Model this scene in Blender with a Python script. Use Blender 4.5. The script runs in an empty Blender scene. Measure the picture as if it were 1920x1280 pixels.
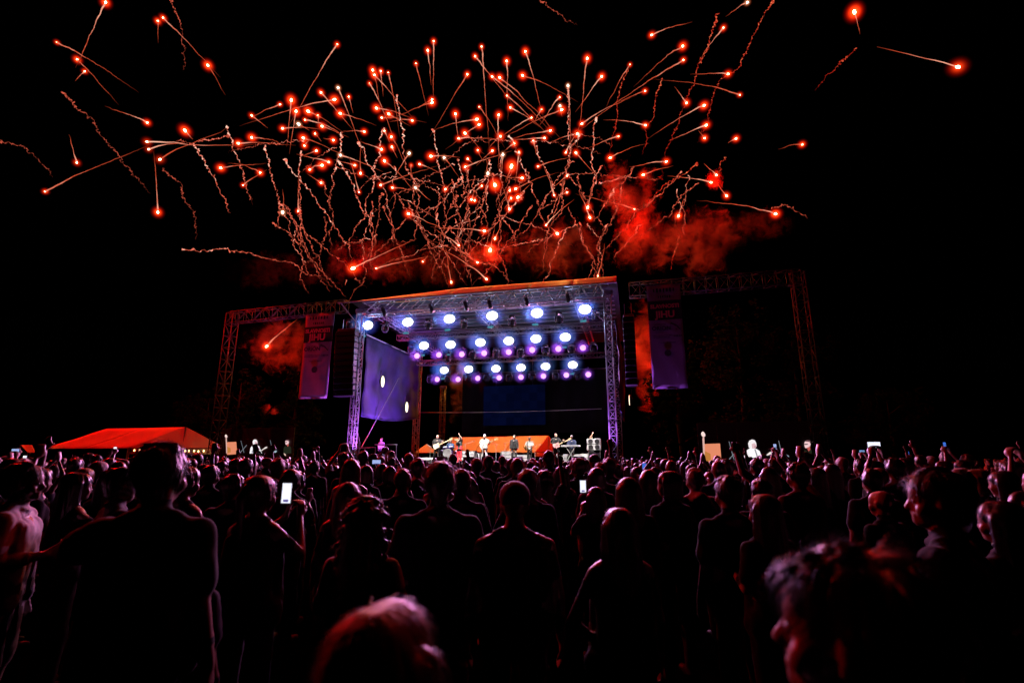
import bpy, math, random
import numpy as np
from mathutils import Vector, Matrix, kdtree, noise as mnoise

random.seed(7)
RNG = np.random.default_rng(11)
scene = bpy.context.scene
COL = scene.collection
R = math.radians

# ---------------------------------------------------------------- camera
FPX = 949.0                       # focal length in pixels of the 1920 px wide photograph
CAMZ = 1.75
PITCH = math.atan(220.0 / FPX)
cam_data = bpy.data.cameras.new("camera")
cam_data.sensor_width = 36.0
cam_data.lens = 36.0 * FPX / 1920.0
cam_data.clip_start = 0.05
cam_data.clip_end = 2000.0
cam_data.dof.use_dof = True
cam_data.dof.focus_distance = 14.0
cam_data.dof.aperture_fstop = 2.0
cam = bpy.data.objects.new("camera", cam_data)
COL.objects.link(cam)
cam.location = (0, 0, CAMZ)
cam.rotation_euler = (R(90) + PITCH, 0, 0)
scene.camera = cam

# ---------------------------------------------------------------- night sky
world = bpy.data.worlds.new("World")
scene.world = world
world.use_nodes = True
wn = world.node_tree
bg = wn.nodes["Background"]
sky = wn.nodes.new("ShaderNodeTexSky")
sky.sky_type = 'NISHITA'
sky.sun_disc = False
sky.sun_elevation = R(-4)
sky.sun_rotation = R(200)
wn.links.new(sky.outputs[0], bg.inputs[0])
bg.inputs[1].default_value = 0.0006

# ---------------------------------------------------------------- exposure and sampling
vs = scene.view_settings
vs.view_transform = 'Standard'
vs.look = 'None'
vs.exposure = 0.0
vs.gamma = 1.0
vs.use_curve_mapping = False
cy = scene.cycles
cy.use_denoising = True
cy.denoiser = 'OPENIMAGEDENOISE'
cy.max_bounces = 4
cy.diffuse_bounces = 0
cy.glossy_bounces = 1
cy.transmission_bounces = 2
cy.transparent_max_bounces = 8
cy.volume_bounces = 0
cy.volume_step_rate = 0.8
cy.volume_max_steps = 96
cy.sample_clamp_indirect = 3.0
cy.sample_clamp_direct = 12.0
cy.caustics_reflective = False
cy.caustics_refractive = False
cy.use_light_tree = True

# ---------------------------------------------------------------- helpers
def ray(px, py):
    x = (px - 960.0) / FPX
    y = (640.0 - py) / FPX
    return Vector((x, math.cos(PITCH) - y * math.sin(PITCH), math.sin(PITCH) + y * math.cos(PITCH)))

CAM = Vector((0, 0, CAMZ))

def P(px, py, depth):
    d = ray(px, py)
    return CAM + d * (depth / d.y)

# the stage stands a little turned: its right tower is nearer than its left one
SL = P(658, 860, 34.0); SL.z = 0
SR = P(1152, 860, 30.0); SR.z = 0
SU = (SR - SL); SW = SU.length; SU = SU / SW          # along the front edge
SV = Vector((-SU.y, SU.x, 0))                           # into the stage
UP = Vector((0, 0, 1))
STAGE_ROT = math.atan2(SU.y, SU.x)

def S(a, d, z):
    return SL + SU * a + SV * d + UP * z

def Q(px, py, d):
    """the point of the vertical plane d metres behind the stage front that the photograph shows at px, py"""
    r = ray(px, py)
    o = SL + SV * d
    t = (o - CAM).dot(SV) / r.dot(SV)
    return CAM + r * t

def AZ(px, py, d):
    q = Q(px, py, d) - SL
    return q.dot(SU), q.z

_MATS = {}
def mat(name, color=(0.5, 0.5, 0.5), rough=0.6, metal=0.0, emit=None, strength=0.0, vary=0.25, scale=8.0,
        sheen=0.0, spec=0.5, alpha=1.0, bump=0.0, trans=0.0):
    if name in _MATS:
        return _MATS[name]
    m = bpy.data.materials.new(name)
    m.use_nodes = True
    nt = m.node_tree
    b = nt.nodes["Principled BSDF"]
    b.inputs["Roughness"].default_value = rough
    b.inputs["Metallic"].default_value = metal
    b.inputs["Specular IOR Level"].default_value = spec
    if sheen:
        b.inputs["Sheen Weight"].default_value = sheen
        b.inputs["Sheen Roughness"].default_value = 0.4
    if emit is not None:
        b.inputs["Emission Color"].default_value = (*emit, 1)
        b.inputs["Emission Strength"].default_value = strength
        m.cycles.emission_sampling = 'NONE'
    tc = nt.nodes.new("ShaderNodeTexCoord")
    nz = nt.nodes.new("ShaderNodeTexNoise")
    nz.inputs["Scale"].default_value = scale
    nz.inputs["Detail"].default_value = 4
    nt.links.new(tc.outputs["Object"], nz.inputs["Vector"])
    rp = nt.nodes.new("ShaderNodeValToRGB")
    lo = [max(0, c * (1 - vary)) for c in color]
    hi = [min(1, c * (1 + vary)) for c in color]
    rp.color_ramp.elements[0].position = 0.3
    rp.color_ramp.elements[1].position = 0.7
    rp.color_ramp.elements[0].color = (*lo, 1)
    rp.color_ramp.elements[1].color = (*hi, 1)
    nt.links.new(nz.outputs["Fac"], rp.inputs[0])
    nt.links.new(rp.outputs[0], b.inputs["Base Color"])
    if bump:
        bp = nt.nodes.new("ShaderNodeBump")
        bp.inputs["Strength"].default_value = bump
        bp.inputs["Distance"].default_value = 0.02
        nt.links.new(nz.outputs["Fac"], bp.inputs["Height"])
        nt.links.new(bp.outputs[0], b.inputs["Normal"])
    if alpha < 1 or trans:
        b.inputs["Alpha"].default_value = alpha
    _MATS[name] = m
    return m

def glow(name, color, strength):
    """a material that gives off light: a lamp's lens, a screen, a burning star"""
    if name in _MATS:
        return _MATS[name]
    m = bpy.data.materials.new(name)
    m.use_nodes = True
    nt = m.node_tree
    nt.nodes.clear()
    o = nt.nodes.new("ShaderNodeOutputMaterial")
    e = nt.nodes.new("ShaderNodeEmission")
    e.inputs[0].default_value = (*color, 1)
    e.inputs[1].default_value = strength
    nt.links.new(e.outputs[0], o.inputs[0])
    m.cycles.emission_sampling = 'NONE'
    _MATS[name] = m
    return m

def basis(d):
    d = Vector(d).normalized()
    a = Vector((0, 0, 1)) if abs(d.z) < 0.9 else Vector((1, 0, 0))
    x = d.cross(a).normalized()
    y = d.cross(x).normalized()
    return x, y, d

class MB:
    """collects shapes for one mesh"""
    def __init__(self):
        self.v = []; self.f = []; self.m = []; self.tag = []
    def add(self, vs_, fs, mi=0):
        b = len(self.v)
        self.v.extend([tuple(p) for p in vs_])
        self.f.extend([tuple(b + i for i in f) for f in fs])
        self.m.extend([mi] * len(fs))
        self.tag.extend([mi] * len(vs_))
        return self
    def box(self, c, size, axes=None, mi=0):
        ax = axes or (Vector((1, 0, 0)), Vector((0, 1, 0)), Vector((0, 0, 1)))
        c = Vector(c)
        h = [s / 2 for s in size]
        vs_ = [c + ax[0] * (sx * h[0]) + ax[1] * (sy * h[1]) + ax[2] * (sz * h[2])
               for sx in (-1, 1) for sy in (-1, 1) for sz in (-1, 1)]
        return self.add(vs_, [(0, 1, 3, 2), (4, 6, 7, 5), (0, 4, 5, 1), (2, 3, 7, 6), (0, 2, 6, 4), (1, 5, 7, 3)], mi)
    def bbox(self, c, size, axes=None, mi=0, bev=0.02):
        """a box with its edges cut back"""
        ax = axes or (Vector((1, 0, 0)), Vector((0, 1, 0)), Vector((0, 0, 1)))
        c = Vector(c)
        hx, hy, hz = [s / 2 for s in size]
        bev = min(bev, hx * .6, hy * .6, hz * .6)
        vs_, fs = [], []
        prof = [(-hz, bev), (-hz + bev, 0), (hz - bev, 0), (hz, bev)]
        for z, ins in prof:
            X, Y = hx - ins, hy - ins
            k = bev
            for x, y in ((X - k, -Y), (X, -Y + k), (X, Y - k), (X - k, Y), (-X + k, Y), (-X, Y - k), (-X, -Y + k), (-X + k, -Y)):
                vs_.append(c + ax[0] * x + ax[1] * y + ax[2] * z)
        for r_ in range(3):
            for i in range(8):
                j = (i + 1) % 8
                fs.append((r_ * 8 + i, r_ * 8 + j, r_ * 8 + 8 + j, r_ * 8 + 8 + i))
        fs.append(tuple(range(7, -1, -1)))
        fs.append(tuple(range(24, 32)))
        return self.add(vs_, fs, mi)
    def tube(self, p0, p1, r0, r1=None, seg=6, mi=0):
        r1 = r0 if r1 is None else r1
        p0 = Vector(p0); p1 = Vector(p1)
        x, y, _ = basis(p1 - p0)
        vs_ = []
        for p, r in ((p0, r0), (p1, r1)):
            for i in range(seg):
                a = 2 * math.pi * i / seg
                vs_.append(p + x * (r * math.cos(a)) + y * (r * math.sin(a)))
        fs = [(i, (i + 1) % seg, seg + (i + 1) % seg, seg + i) for i in range(seg)]
        fs += [tuple(range(seg - 1, -1, -1)), tuple(range(seg, 2 * seg))]
        return self.add(vs_, fs, mi)
    def path(self, pts, radii, seg=5, mi=0):
        """one continuous tube through many points"""
        pts = [Vector(p) for p in pts]
        n = len(pts)
        vs_ = []
        for k, p in enumerate(pts):
            t = pts[min(k + 1, n - 1)] - pts[max(k - 1, 0)]
            if t.length < 1e-6: t = Vector((0, 0, 1))
            t.normalize()
            x = t.cross(Vector((0, 1, 0)))
            x = x.normalized() if x.length > 1e-3 else Vector((1, 0, 0))
            y = t.cross(x)
            for i in range(seg):
                a = 2 * math.pi * i / seg
                vs_.append(p + x * (radii[k] * math.cos(a)) + y * (radii[k] * math.sin(a)))
        fs = []
        for k in range(n - 1):
            for i in range(seg):
                j = (i + 1) % seg
                fs.append((k * seg + i, k * seg + j, (k + 1) * seg + j, (k + 1) * seg + i))
        fs.append(tuple(range(seg - 1, -1, -1)))
        fs.append(tuple(range((n - 1) * seg, n * seg)))
        return self.add(vs_, fs, mi)
    def capsule(self, p0, p1, r0, r1=None, mi=0, seg=14, sc=(1, 1, 1), rings=4):
        """a tapered limb with round ends"""
        r1 = r0 if r1 is None else r1
        p0 = Vector(p0); p1 = Vector(p1)
        d = p1 - p0
        x, y, dn = basis(d if d.length > 1e-5 else (0, 0, 1))
        prof = []
        for i in range(rings):
            a = -math.pi / 2 + (math.pi / 2) * i / rings
            prof.append((p0, r0 * math.sin(a), r0 * math.cos(a)))
        prof.append((p0, 0, r0)); prof.append((p1, 0, r1))
        for i in range(1, rings + 1):
            a = (math.pi / 2) * i / rings
            prof.append((p1, r1 * math.sin(a), r1 * math.cos(a)))
        mid = (p0 + p1) / 2
        vs_ = []
        for c, h, r in prof:
            r = max(r, 1e-4)
            for i in range(seg):
                a = 2 * math.pi * i / seg
                q = c + dn * h + x * (r * math.cos(a)) + y * (r * math.sin(a)) - mid
                vs_.append(mid + Vector((q.x * sc[0], q.y * sc[1], q.z * sc[2])))
        fs = []
        for k in range(len(prof) - 1):
            for i in range(seg):
                j = (i + 1) % seg
                fs.append((k * seg + i, k * seg + j, (k + 1) * seg + j, (k + 1) * seg + i))
        fs.append(tuple(range(seg - 1, -1, -1)))
        n = len(prof)
        fs.append(tuple(range((n - 1) * seg, n * seg)))
        return self.add(vs_, fs, mi)
    def lathe(self, base, axis, prof, seg=20, mi=0):
        base = Vector(base)
        x, y, dn = basis(axis)
        vs_ = []
        for r, h in prof:
            for i in range(seg):
                a = 2 * math.pi * i / seg
                vs_.append(base + dn * h + x * (max(r, 1e-4) * math.cos(a)) + y * (max(r, 1e-4) * math.sin(a)))
        fs = []
        n = len(prof)
        for k in range(n - 1):
            for i in range(seg):
                j = (i + 1) % seg
                fs.append((k * seg + i, k * seg + j, (k + 1) * seg + j, (k + 1) * seg + i))
        fs.append(tuple(range(seg - 1, -1, -1)))
        fs.append(tuple(range((n - 1) * seg, n * seg)))
        return self.add(vs_, fs, mi)
    def slab(self, pts, nrm, thick, mi=0):
        """a flat outline with real thickness"""
        pts = [Vector(p) for p in pts]
        nrm = Vector(nrm).normalized() * thick
        n = len(pts)
        vs_ = pts + [p + nrm for p in pts]
        fs = [tuple(range(n - 1, -1, -1)), tuple(range(n, 2 * n))]
        fs += [(i, (i + 1) % n, n + (i + 1) % n, n + i) for i in range(n)]
        return self.add(vs_, fs, mi)
    def mesh(self, name, mats, smooth=False):
        me = bpy.data.meshes.new(name)
        me.from_pydata(self.v, [], self.f)
        ms = mats if isinstance(mats, (list, tuple)) else [mats]
        for m in ms:
            me.materials.append(m)
        if len(ms) > 1:
            me.polygons.foreach_set("material_index", self.m)
        if smooth:
            me.polygons.foreach_set("use_smooth", [True] * len(me.polygons))
        me.update()
        return me
    def build(self, name, mats, parent=None, smooth=False):
        o = bpy.data.objects.new(name, self.mesh(name, mats, smooth))
        COL.objects.link(o)
        if parent is not None:
            o.parent = parent
        return o

def tag(o, label=None, cat=None, group=None, kind=None):
    if label: o["label"] = label
    if cat: o["category"] = cat
    if group: o["group"] = group
    if kind: o["kind"] = kind
    return o

def empty(name, loc=(0, 0, 0), rz=0.0, label=None, cat=None, group=None):
    o = bpy.data.objects.new(name, None)
    COL.objects.link(o)
    o.location = loc
    o.rotation_euler = (0, 0, rz)
    o.empty_display_size = 0.2
    return tag(o, label, cat, group)

def copy_tree(o, parent=None):
    c = o.copy()
    COL.objects.link(c)
    c.parent = parent
    for ch in list(o.children):
        copy_tree(ch, c)
    return c

def lamp(name, kind, loc, power, color, radius=0.1, parent=None, target=None, cone=None, blend=0.3):
    l = bpy.data.lights.new(name, kind)
    l.energy = power
    l.color = color
    l.shadow_soft_size = radius
    if kind == 'SPOT':
        l.spot_size = cone
        l.spot_blend = blend
    o = bpy.data.objects.new(name, l)
    COL.objects.link(o)
    o.location = loc
    if target is not None:
        o.rotation_euler = (Vector(target) - Vector(loc)).to_track_quat('-Z', 'Y').to_euler()
    if parent is not None:
        o.parent = parent
    return o

ORD = ["first", "second", "third", "fourth", "fifth", "sixth", "seventh", "eighth", "ninth", "tenth"]

# common materials
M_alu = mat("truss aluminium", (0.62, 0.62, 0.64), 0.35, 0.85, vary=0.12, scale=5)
M_steel = mat("dark steel", (0.12, 0.12, 0.13), 0.45, 0.6, vary=0.2)
M_black = mat("black plastic", (0.012, 0.012, 0.014), 0.5, vary=0.3)
M_tarp = mat("white roof tarpaulin", (0.72, 0.70, 0.66), 0.55, vary=0.08, scale=1.5, bump=0.2)
M_darktarp = mat("black roof lining", (0.02, 0.02, 0.024), 0.8, vary=0.2, scale=1.5)
M_deck = mat("stage deck board", (0.05, 0.045, 0.04), 0.6, vary=0.3)
M_cable = mat("cable", (0.35, 0.35, 0.36), 0.5, 0.3)

# ================================================================ ground
def build_ground():
    n = 60
    mb = MB()
    vs_, fs = [], []
    for i in range(n + 1):
        for j in range(n + 1):
            x = (i / n - 0.5) * 600
            y = -120 + j / n * 600
            vs_.append((x, y, -0.02))
    for i in range(n):
        for j in range(n):
            a = i * (n + 1) + j
            fs.append((a, a + n + 1, a + n + 2, a + 1))
    mb.add(vs_, fs)
    tag(mb.build("ground", mat("trodden grass", (0.0016, 0.0018, 0.001), 1.0, spec=0.0, vary=0.5, scale=0.8, bump=0.4)), kind="structure")
build_ground()

# ================================================================ truss builder
def truss(name, label, cat, p0, p1, w, h, side, bays, rc=0.03, rb=0.016, group=None, chordmat=None, zig=True):
    """a lattice of four chords: w wide along `side`, h tall across it"""
    p0 = Vector(p0); p1 = Vector(p1)
    d = (p1 - p0).normalized()
    sx = (Vector(side) - d * Vector(side).dot(d)).normalized()
    sy = d.cross(sx).normalized()
    t = empty(name, p0, label=label, cat=cat, group=group)
    m = chordmat or M_alu
    cs = [sx * (a * w / 2) + sy * (b * h / 2) for a, b in ((-1, -1), (1, -1), (1, 1), (-1, 1))]
    L = p1 - p0
    for c in cs:
        MB().tube(c, L + c, rc, seg=8).build("chord", m, t, True)
    mb = MB()
    for k in range(bays):
        a = L * (k / bays); b = L * ((k + 1) / bays)
        for i in range(4):
            j = (i + 1) % 4
            mb.tube(a + cs[i], a + cs[j], rb, seg=5)
            if (k + i) % 2: mb.tube(a + cs[i], b + cs[j], rb, seg=5)
            else: mb.tube(a + cs[j], b + cs[i], rb, seg=5)
    for i in range(4):
        mb.tube(L + cs[i], L + cs[(i + 1) % 4], rb, seg=5)
    tag(mb.build("bracing", m, t, True), kind="stuff")
    # bolted joint plates where the lengths of truss meet
    n = max(1, int(L.length / 3))
    for k in range(1, n):
        c = L * (k / n)
        pl = MB()
        for q in cs:
            pl.tube(c + q - d * 0.07, c + q + d * 0.07, rc * 1.45, seg=8)
        tag(pl.build("joint_sleeve", M_steel, t), kind="stuff")
    return t

DECK = 1.5
# heights read off the photograph on the stage's own front plane
a_tl, z_tl = AZ(672, 588, 0.0)
a_tr, z_tr = AZ(1143, 556, 0.0)
ROOFZ = (z_tl + z_tr) / 2
TOWER_H = ROOFZ
print("stage width %.2f  tower height left %.2f right %.2f" % (SW, z_tl, z_tr))

# ---------------------------------------------------------------- stage deck
def build_deck():
    t = empty("stage_deck", S(0, 0, 0), STAGE_ROT, "dark raised stage platform the band stands on", "stage")
    x0, x1, y0, y1 = -0.6, SW + 0.6, -0.8, 12.0
    # boards, one by one, along the front
    nx, ny = 12, 6
    wx, wy = (x1 - x0) / nx, (y1 - y0) / ny
    me = MB().bbox((0, 0, 0), (wx - 0.012, wy - 0.012, 0.12), bev=0.006).mesh("deck_panel", M_deck)
    for i in range(nx):
        for j in range(ny):
            o = bpy.data.objects.new("deck_panel", me)
            COL.objects.link(o); o.parent = t
            o.location = (x0 + wx * (i + .5), y0 + wy * (j + .5), DECK - 0.06)
    MB().box(((x0 + x1) / 2, y0 + 0.05, DECK / 2 - 0.06), (x1 - x0, 0.04, DECK - 0.14)).build("skirt", mat("black stage skirt", (0.012, 0.012, 0.013), 0.9), t)
    for i in range(7):
        x = x0 + 0.2 + (x1 - x0 - 0.4) * i / 6
        for y in (y0 + 0.4, y1 - 0.4):
            MB().tube((x, y, -0.02), (x, y, DECK - 0.13), 0.06, seg=8).build("leg", M_steel, t)
build_deck()

# ---------------------------------------------------------------- towers of the stage
TW = 0.42
tower_spots = [
    (0.0, 0.0, TOWER_H, "front lattice tower lit purple at the white scrim side of the stage"),
    (SW, 0.0, TOWER_H, "front lattice tower at the keyboard side, purple light on its foot"),
    (0.0, 10.0, TOWER_H - 0.6, "rear lattice tower beside the purple lit scrim"),
    (SW, 10.0, TOWER_H - 0.6, "rear lattice tower hidden close behind the keyboard side tower"),
    (-0.4, 17.0, TOWER_H - 3.0, "farthest slim lattice tower standing behind the drummer"),
]
for a, d, h, lab in tower_spots:
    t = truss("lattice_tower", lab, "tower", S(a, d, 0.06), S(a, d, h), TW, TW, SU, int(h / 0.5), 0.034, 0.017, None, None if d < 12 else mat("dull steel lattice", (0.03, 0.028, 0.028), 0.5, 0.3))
    MB().bbox((0, 0, -0.05), (0.9, 0.9, 0.05)).build("base_plate", M_steel, t)
    hd = MB()
    hd.bbox((0, 0, h - 0.06 + 0.16), (0.62, 0.62, 0.30))
    hd.build("head_block", M_steel, t)

# ---------------------------------------------------------------- roof
def build_roof():
    t = empty("stage_roof", S(0, 0, 0), STAGE_ROT, "broad stage roof of trusses under a pale tarpaulin glowing orange", "roof")
    def L(px, py, d):
        a, z = AZ(px, py, d)
        return Vector((a, d, z))
    dF = -1.6                                    # the eave hangs out over the stage edge
    fl = L(634, 568, dF); fr = L(1156, 529, dF)   # lower front edge
    tl = L(628, 564.5, dF); tr = L(1158, 516.5, dF)
    zf = (fl.z + fr.z) / 2
    x0, x1 = fl.x, fr.x
    # front slope of the tarpaulin rises steeply to the ridge, in seven laced strips
    n = 7
    ridge_d, ridge_z = dF + 1.3, zf + 0.82
    zl, zr = fl.z, fr.z
    for k in range(n):
        fa, fb = k / n, (k + 1) / n
        xa, xb = x0 + (x1 - x0) * fa, x0 + (x1 - x0) * fb - 0.015
        mb = MB()
        vs_, fs = [], []
        m = 8
        for i in range(m + 1):
            for j in range(5):
                u = i / m; v = j / 4
                x = xa + (xb - xa) * u
                f = fa + (fb - fa) * u
                sag = -0.05 * math.sin(math.pi * u) * math.sin(math.pi * v)
                taper = min(1.0, 0.55 + f * 1.0)
                zb = zl + (zr - zl) * f
                vs_.append((x, dF + (ridge_d - dF) * v, zb + (ridge_z - zf) * v * taper + sag + 0.03))
        for i in range(m):
            for j in range(4):
                a = i * 5 + j
                fs.append((a, a + 5, a + 6, a + 1))
        mb.add(vs_, fs)
        o = mb.build("tarpaulin", M_tarp, t, True)
        o.modifiers.new("thickness", 'SOLIDIFY').thickness = 0.012
    # top of the roof running back
    back = 12.0
    mb = MB()
    mb.slab([(x0, ridge_d, ridge_z + (zl - zf) - 0.3), (x1, ridge_d, ridge_z + (zr - zf) - 0.3), (x1, back, zr - 0.5), (x0, back, zl - 0.5)], (0, 0, 1), 0.015)
    mb.build("roof_sheet", M_darktarp, t)
    # fascia rail
    MB().tube((x0, dF, zl), (x1, dF, zr), 0.045, seg=8).build("eave_rail", M_alu, t)
    # purlins under the sheet
    for k in range(13):
        d = 0.2 + k * 0.9
        zz = 0.25 + 0.03 * k
        MB().tube((x0 + .3, d, zl - zz + 0.3), (x1 - .3, d, zr - zz + 0.3), 0.03, seg=6).build("purlin", M_alu, t)
    # corner struts
    MB().tube((x0 + 0.2, dF + .1, zl - 0.05), (0.05, -0.1, TOWER_H - 1.0), 0.035).build("strut", M_alu, t)
    a2, z2 = AZ(1090, 566, 0.0); a3, z3 = AZ(1138, 605, 0.0)
    MB().tube((a2, 0.3, z2), (a3, 0.1, z3), 0.04).build("strut", M_alu, t)
    # front girder
    for nm, pts in (("girder", None),):
        ul, ur = L(684, 569, -0.5), L(1140, 533, -0.5)
        bl, br = L(684, 592, -0.5), L(1140, 560, -0.5)
        h = (ul.z - bl.z)
        g = MB()
        w = 0.55
        for d in (-0.5 - w / 2, -0.5 + w / 2):
            for p0, p1 in ((ul, ur), (bl, br)):
                MB().tube((p0.x, d, p0.z), (p1.x, d, p1.z), 0.05, seg=8).build("girder_chord", M_alu, t, True)
        bays = 15
        for k in range(bays + 1):
            f = k / bays
            u = ul.lerp(ur, f); b = bl.lerp(br, f)
            for q in (u, b):
                g.tube((q.x, -0.5 - w / 2, q.z), (q.x, -0.5 + w / 2, q.z), 0.028, seg=5)
            for d in (-0.5 - w / 2, -0.5 + w / 2):
                if k < bays:
                    u2 = ul.lerp(ur, f + .5 / bays); b2 = bl.lerp(br, f + .5 / bays)
                    b3 = bl.lerp(br, f + 1 / bays); u3 = ul.lerp(ur, f + 1 / bays)
                    if f < 0.52:
                        g.tube((b.x, d, b.z), (u3.x, d, u3.z), 0.03, seg=5)
                    else:
                        g.tube((b.x, d, b.z), (u2.x, d, u2.z), 0.03, seg=5)
                        g.tube((u2.x, d, u2.z), (b3.x, d, b3.z), 0.03, seg=5)
        tag(g.build("girder_bracing", M_alu, t, True), kind="stuff")
    # trusses running back from the front girder
    for px0, py0 in ((694, 577), (884, 563), (1078, 549)):
        q = L(px0, py0, -0.2)
        g = MB()
        cs = []
        for sx in (-0.22, 0.22):
            for sz in (-0.25, 0.25):
                cs.append((sx, sz))
                MB().tube((q.x + sx, -0.2, q.z + sz), (q.x + sx, 11.5, q.z + sz - 0.5), 0.032, seg=6).build("rafter_chord", M_alu, t, True)
        for k in range(22):
            y0 = -0.2 + 11.7 * k / 22; y1 = -0.2 + 11.7 * (k + 1) / 22
            za = q.z - 0.5 * k / 22; zb = q.z - 0.5 * (k + 1) / 22
            for i, j in ((0, 1), (1, 3), (3, 2), (2, 0)):
                p, r = cs[i], cs[j]
                g.tube((q.x + p[0], y0, za + p[1]), (q.x + r[0], y1, zb + r[1]), 0.017, seg=4)
        tag(g.build("rafter_bracing", M_alu, t, True), kind="stuff")
    return t
build_roof()

# ---------------------------------------------------------------- lighting trusses across the stage
ROWS = {
    "front":  dict(d=0.9, px=[(690, 610), (765, 604), (843, 598), (923, 592), (1007, 587), (1097, 580)]),
    "middle": dict(d=5.0, px=[(795, 648), (845, 646), (901, 642), (954, 639), (1005, 635), (1060, 632)]),
    "rear":   dict(d=9.0, px=[(833, 694), (879, 692), (930, 691), (977, 689), (1023, 687), (1074, 684)]),
}
PURPLE = {
    "middle": dict(d=4.6, px=[(782, 667), (823, 665), (866, 664), (908, 662), (954, 660), (998, 656), (1047, 654), (1093, 652)]),
    "rear":   dict(d=8.6, px=[(820, 711), (859, 711), (896, 709), (936, 708), (977, 707), (1019, 705), (1062, 703), (1103, 702)]),
}
for nm, r in ROWS.items():
    az = [AZ(px, py, r["d"]) for px, py in r["px"]]
    r["az"] = az
    r["z"] = sum(z for _, z in az) / len(az)
    z = r["z"] + 0.75
    truss("lighting_truss", f"{nm} lighting truss across the stage with six white lamps", "truss",
          S(0.3, r["d"] + 0.15, z), S(SW - 0.3, r["d"] + 0.15, z), 0.4, 0.4, SV, 30, 0.03, 0.014)
    print(nm, "lamps at", [(round(a, 2), round(zz, 2)) for a, zz in az])

# ---------------------------------------------------------------- side scrim with purple light, video wall, backdrop
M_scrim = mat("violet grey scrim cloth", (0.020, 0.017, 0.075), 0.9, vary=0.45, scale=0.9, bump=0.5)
def build_scrim(a, d0, d1, z0, z1, name, label, sag, bulge):
    t = empty(name, S(a, d0, 0), STAGE_ROT, label, "scrim")
    n, m = 26, 22
    vs_, fs = [], []
    for i in range(n + 1):
        for j in range(m + 1):
            u = i / n; v = j / m
            zb = z0 + sag * (1 - u) * 0 + 0.55 * u * (1 if sag else 0)
            x = bulge * math.sin(math.pi * u) * math.sin(math.pi * v) + 0.05 * math.sin(u * 31 + v * 3) + 0.035 * math.sin(u * 13 - v * 9) + 0.03 * math.sin(v * 23 + u * 7)
            zz = zb + (z1 - zb) * v - (sag * math.sin(math.pi * u) * (1 - v))
            vs_.append((x, (d1 - d0) * u, zz))
    for i in range(n):
        for j in range(m):
            k = i * (m + 1) + j
            fs.append((k, k + m + 1, k + m + 2, k + 1))
    mb = MB(); mb.add(vs_, fs)
    o = mb.build("cloth", M_scrim, t, True)
    o.modifiers.new("thickness", 'SOLIDIFY').thickness = 0.01
    MB().path([(vs_[i * (m + 1)][0], vs_[i * (m + 1)][1], vs_[i * (m + 1)][2]) for i in range(n + 1)], [0.035] * (n + 1), 6).build("hem_rope", M_scrim, t, True)
    MB().tube((0, 0, z1), (0, d1 - d0, z1), 0.04).build("top_rail", M_alu, t)
    return t
zs0 = AZ(670, 780, 0.3)[1]
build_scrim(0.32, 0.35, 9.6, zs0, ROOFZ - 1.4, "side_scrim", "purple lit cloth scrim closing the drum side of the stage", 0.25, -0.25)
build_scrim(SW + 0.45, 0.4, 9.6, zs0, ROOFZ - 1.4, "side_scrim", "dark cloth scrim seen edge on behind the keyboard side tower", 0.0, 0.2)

# spots of light on the scrims, built as glowing lamp shapes
def scrim_lightspot(px, py, a, label):
    r = ray(px, py)
    o = SL + SU * a
    tt = (o - CAM).dot(SU) / r.dot(SU)
    p = CAM + r * tt
    t = empty("round_lightspot", p, STAGE_ROT, label, "lightspot")
    sgn = 1 if a < SW / 2 else -1
    MB().lathe((-0.16 * sgn, 0, 0), (sgn, 0, 0), [(0.12, -0.12), (0.30, -0.05), (0.50, 0.06), (0.52, 0.12), (0.50, 0.14)], 24).build("housing", M_black, t, True)
    MB().lathe((0, 0, 0), (sgn, 0, 0), [(0.49, -0.03), (0.47, 0.0), (0.3, 0.02), (0.02, 0.03)], 24).build("lens", glow("warm scrim lightspot", (1.0, 0.86, 0.60), 2.2), t, True)
    MB().tube((-0.2 * sgn, 0, 0.3), (-0.2 * sgn, 0, 1.0), 0.025).build("bracket", M_steel, t)
    t.scale = (1, 0.5, 0.85)
scrim_lightspot(718, 715, 0.55, "round spot of light shaped as a lamp halfway up the purple scrim")
scrim_lightspot(763, 763, 0.60, "lower round spot of light shaped as a lamp at the far end of the purple scrim")
scrim_lightspot(1180, 750, SW + 0.9, "round spot of light shaped as a lamp, edge on outside the keyboard side tower")

def build_backdrop():
    d = 11.2
    a0, _ = AZ(868, 700, d); a1 = SW - 0.2
    z1 = ROOFZ - 2.6
    z0 = AZ(960, 812, d)[1]
    t = empty("backdrop_cloth", S(0, d, 0), STAGE_ROT, "black backdrop cloth hung across the rear of the stage", "backdrop")
    n, m = 60, 4
    vs_, fs = [], []
    for i in range(n + 1):
        for j in range(m + 1):
            u = i / n
            vs_.append((a0 + (a1 - a0) * u, 0.12 * math.sin(u * 70), z0 + (z1 - z0) * j / m))
    for i in range(n):
        for j in range(m):
            k = i * (m + 1) + j
            fs.append((k, k + m + 1, k + m + 2, k + 1))
    mb = MB(); mb.add(vs_, fs)
    mb.build("cloth", mat("black molton", (0.008, 0.008, 0.010), 0.95), t, True).modifiers.new("thickness", 'SOLIDIFY').thickness = 0.01
    MB().tube((a0, 0, z1 + .03), (a1, 0, z1 + .03), 0.04).build("pipe", M_steel, t)
build_backdrop()

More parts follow.
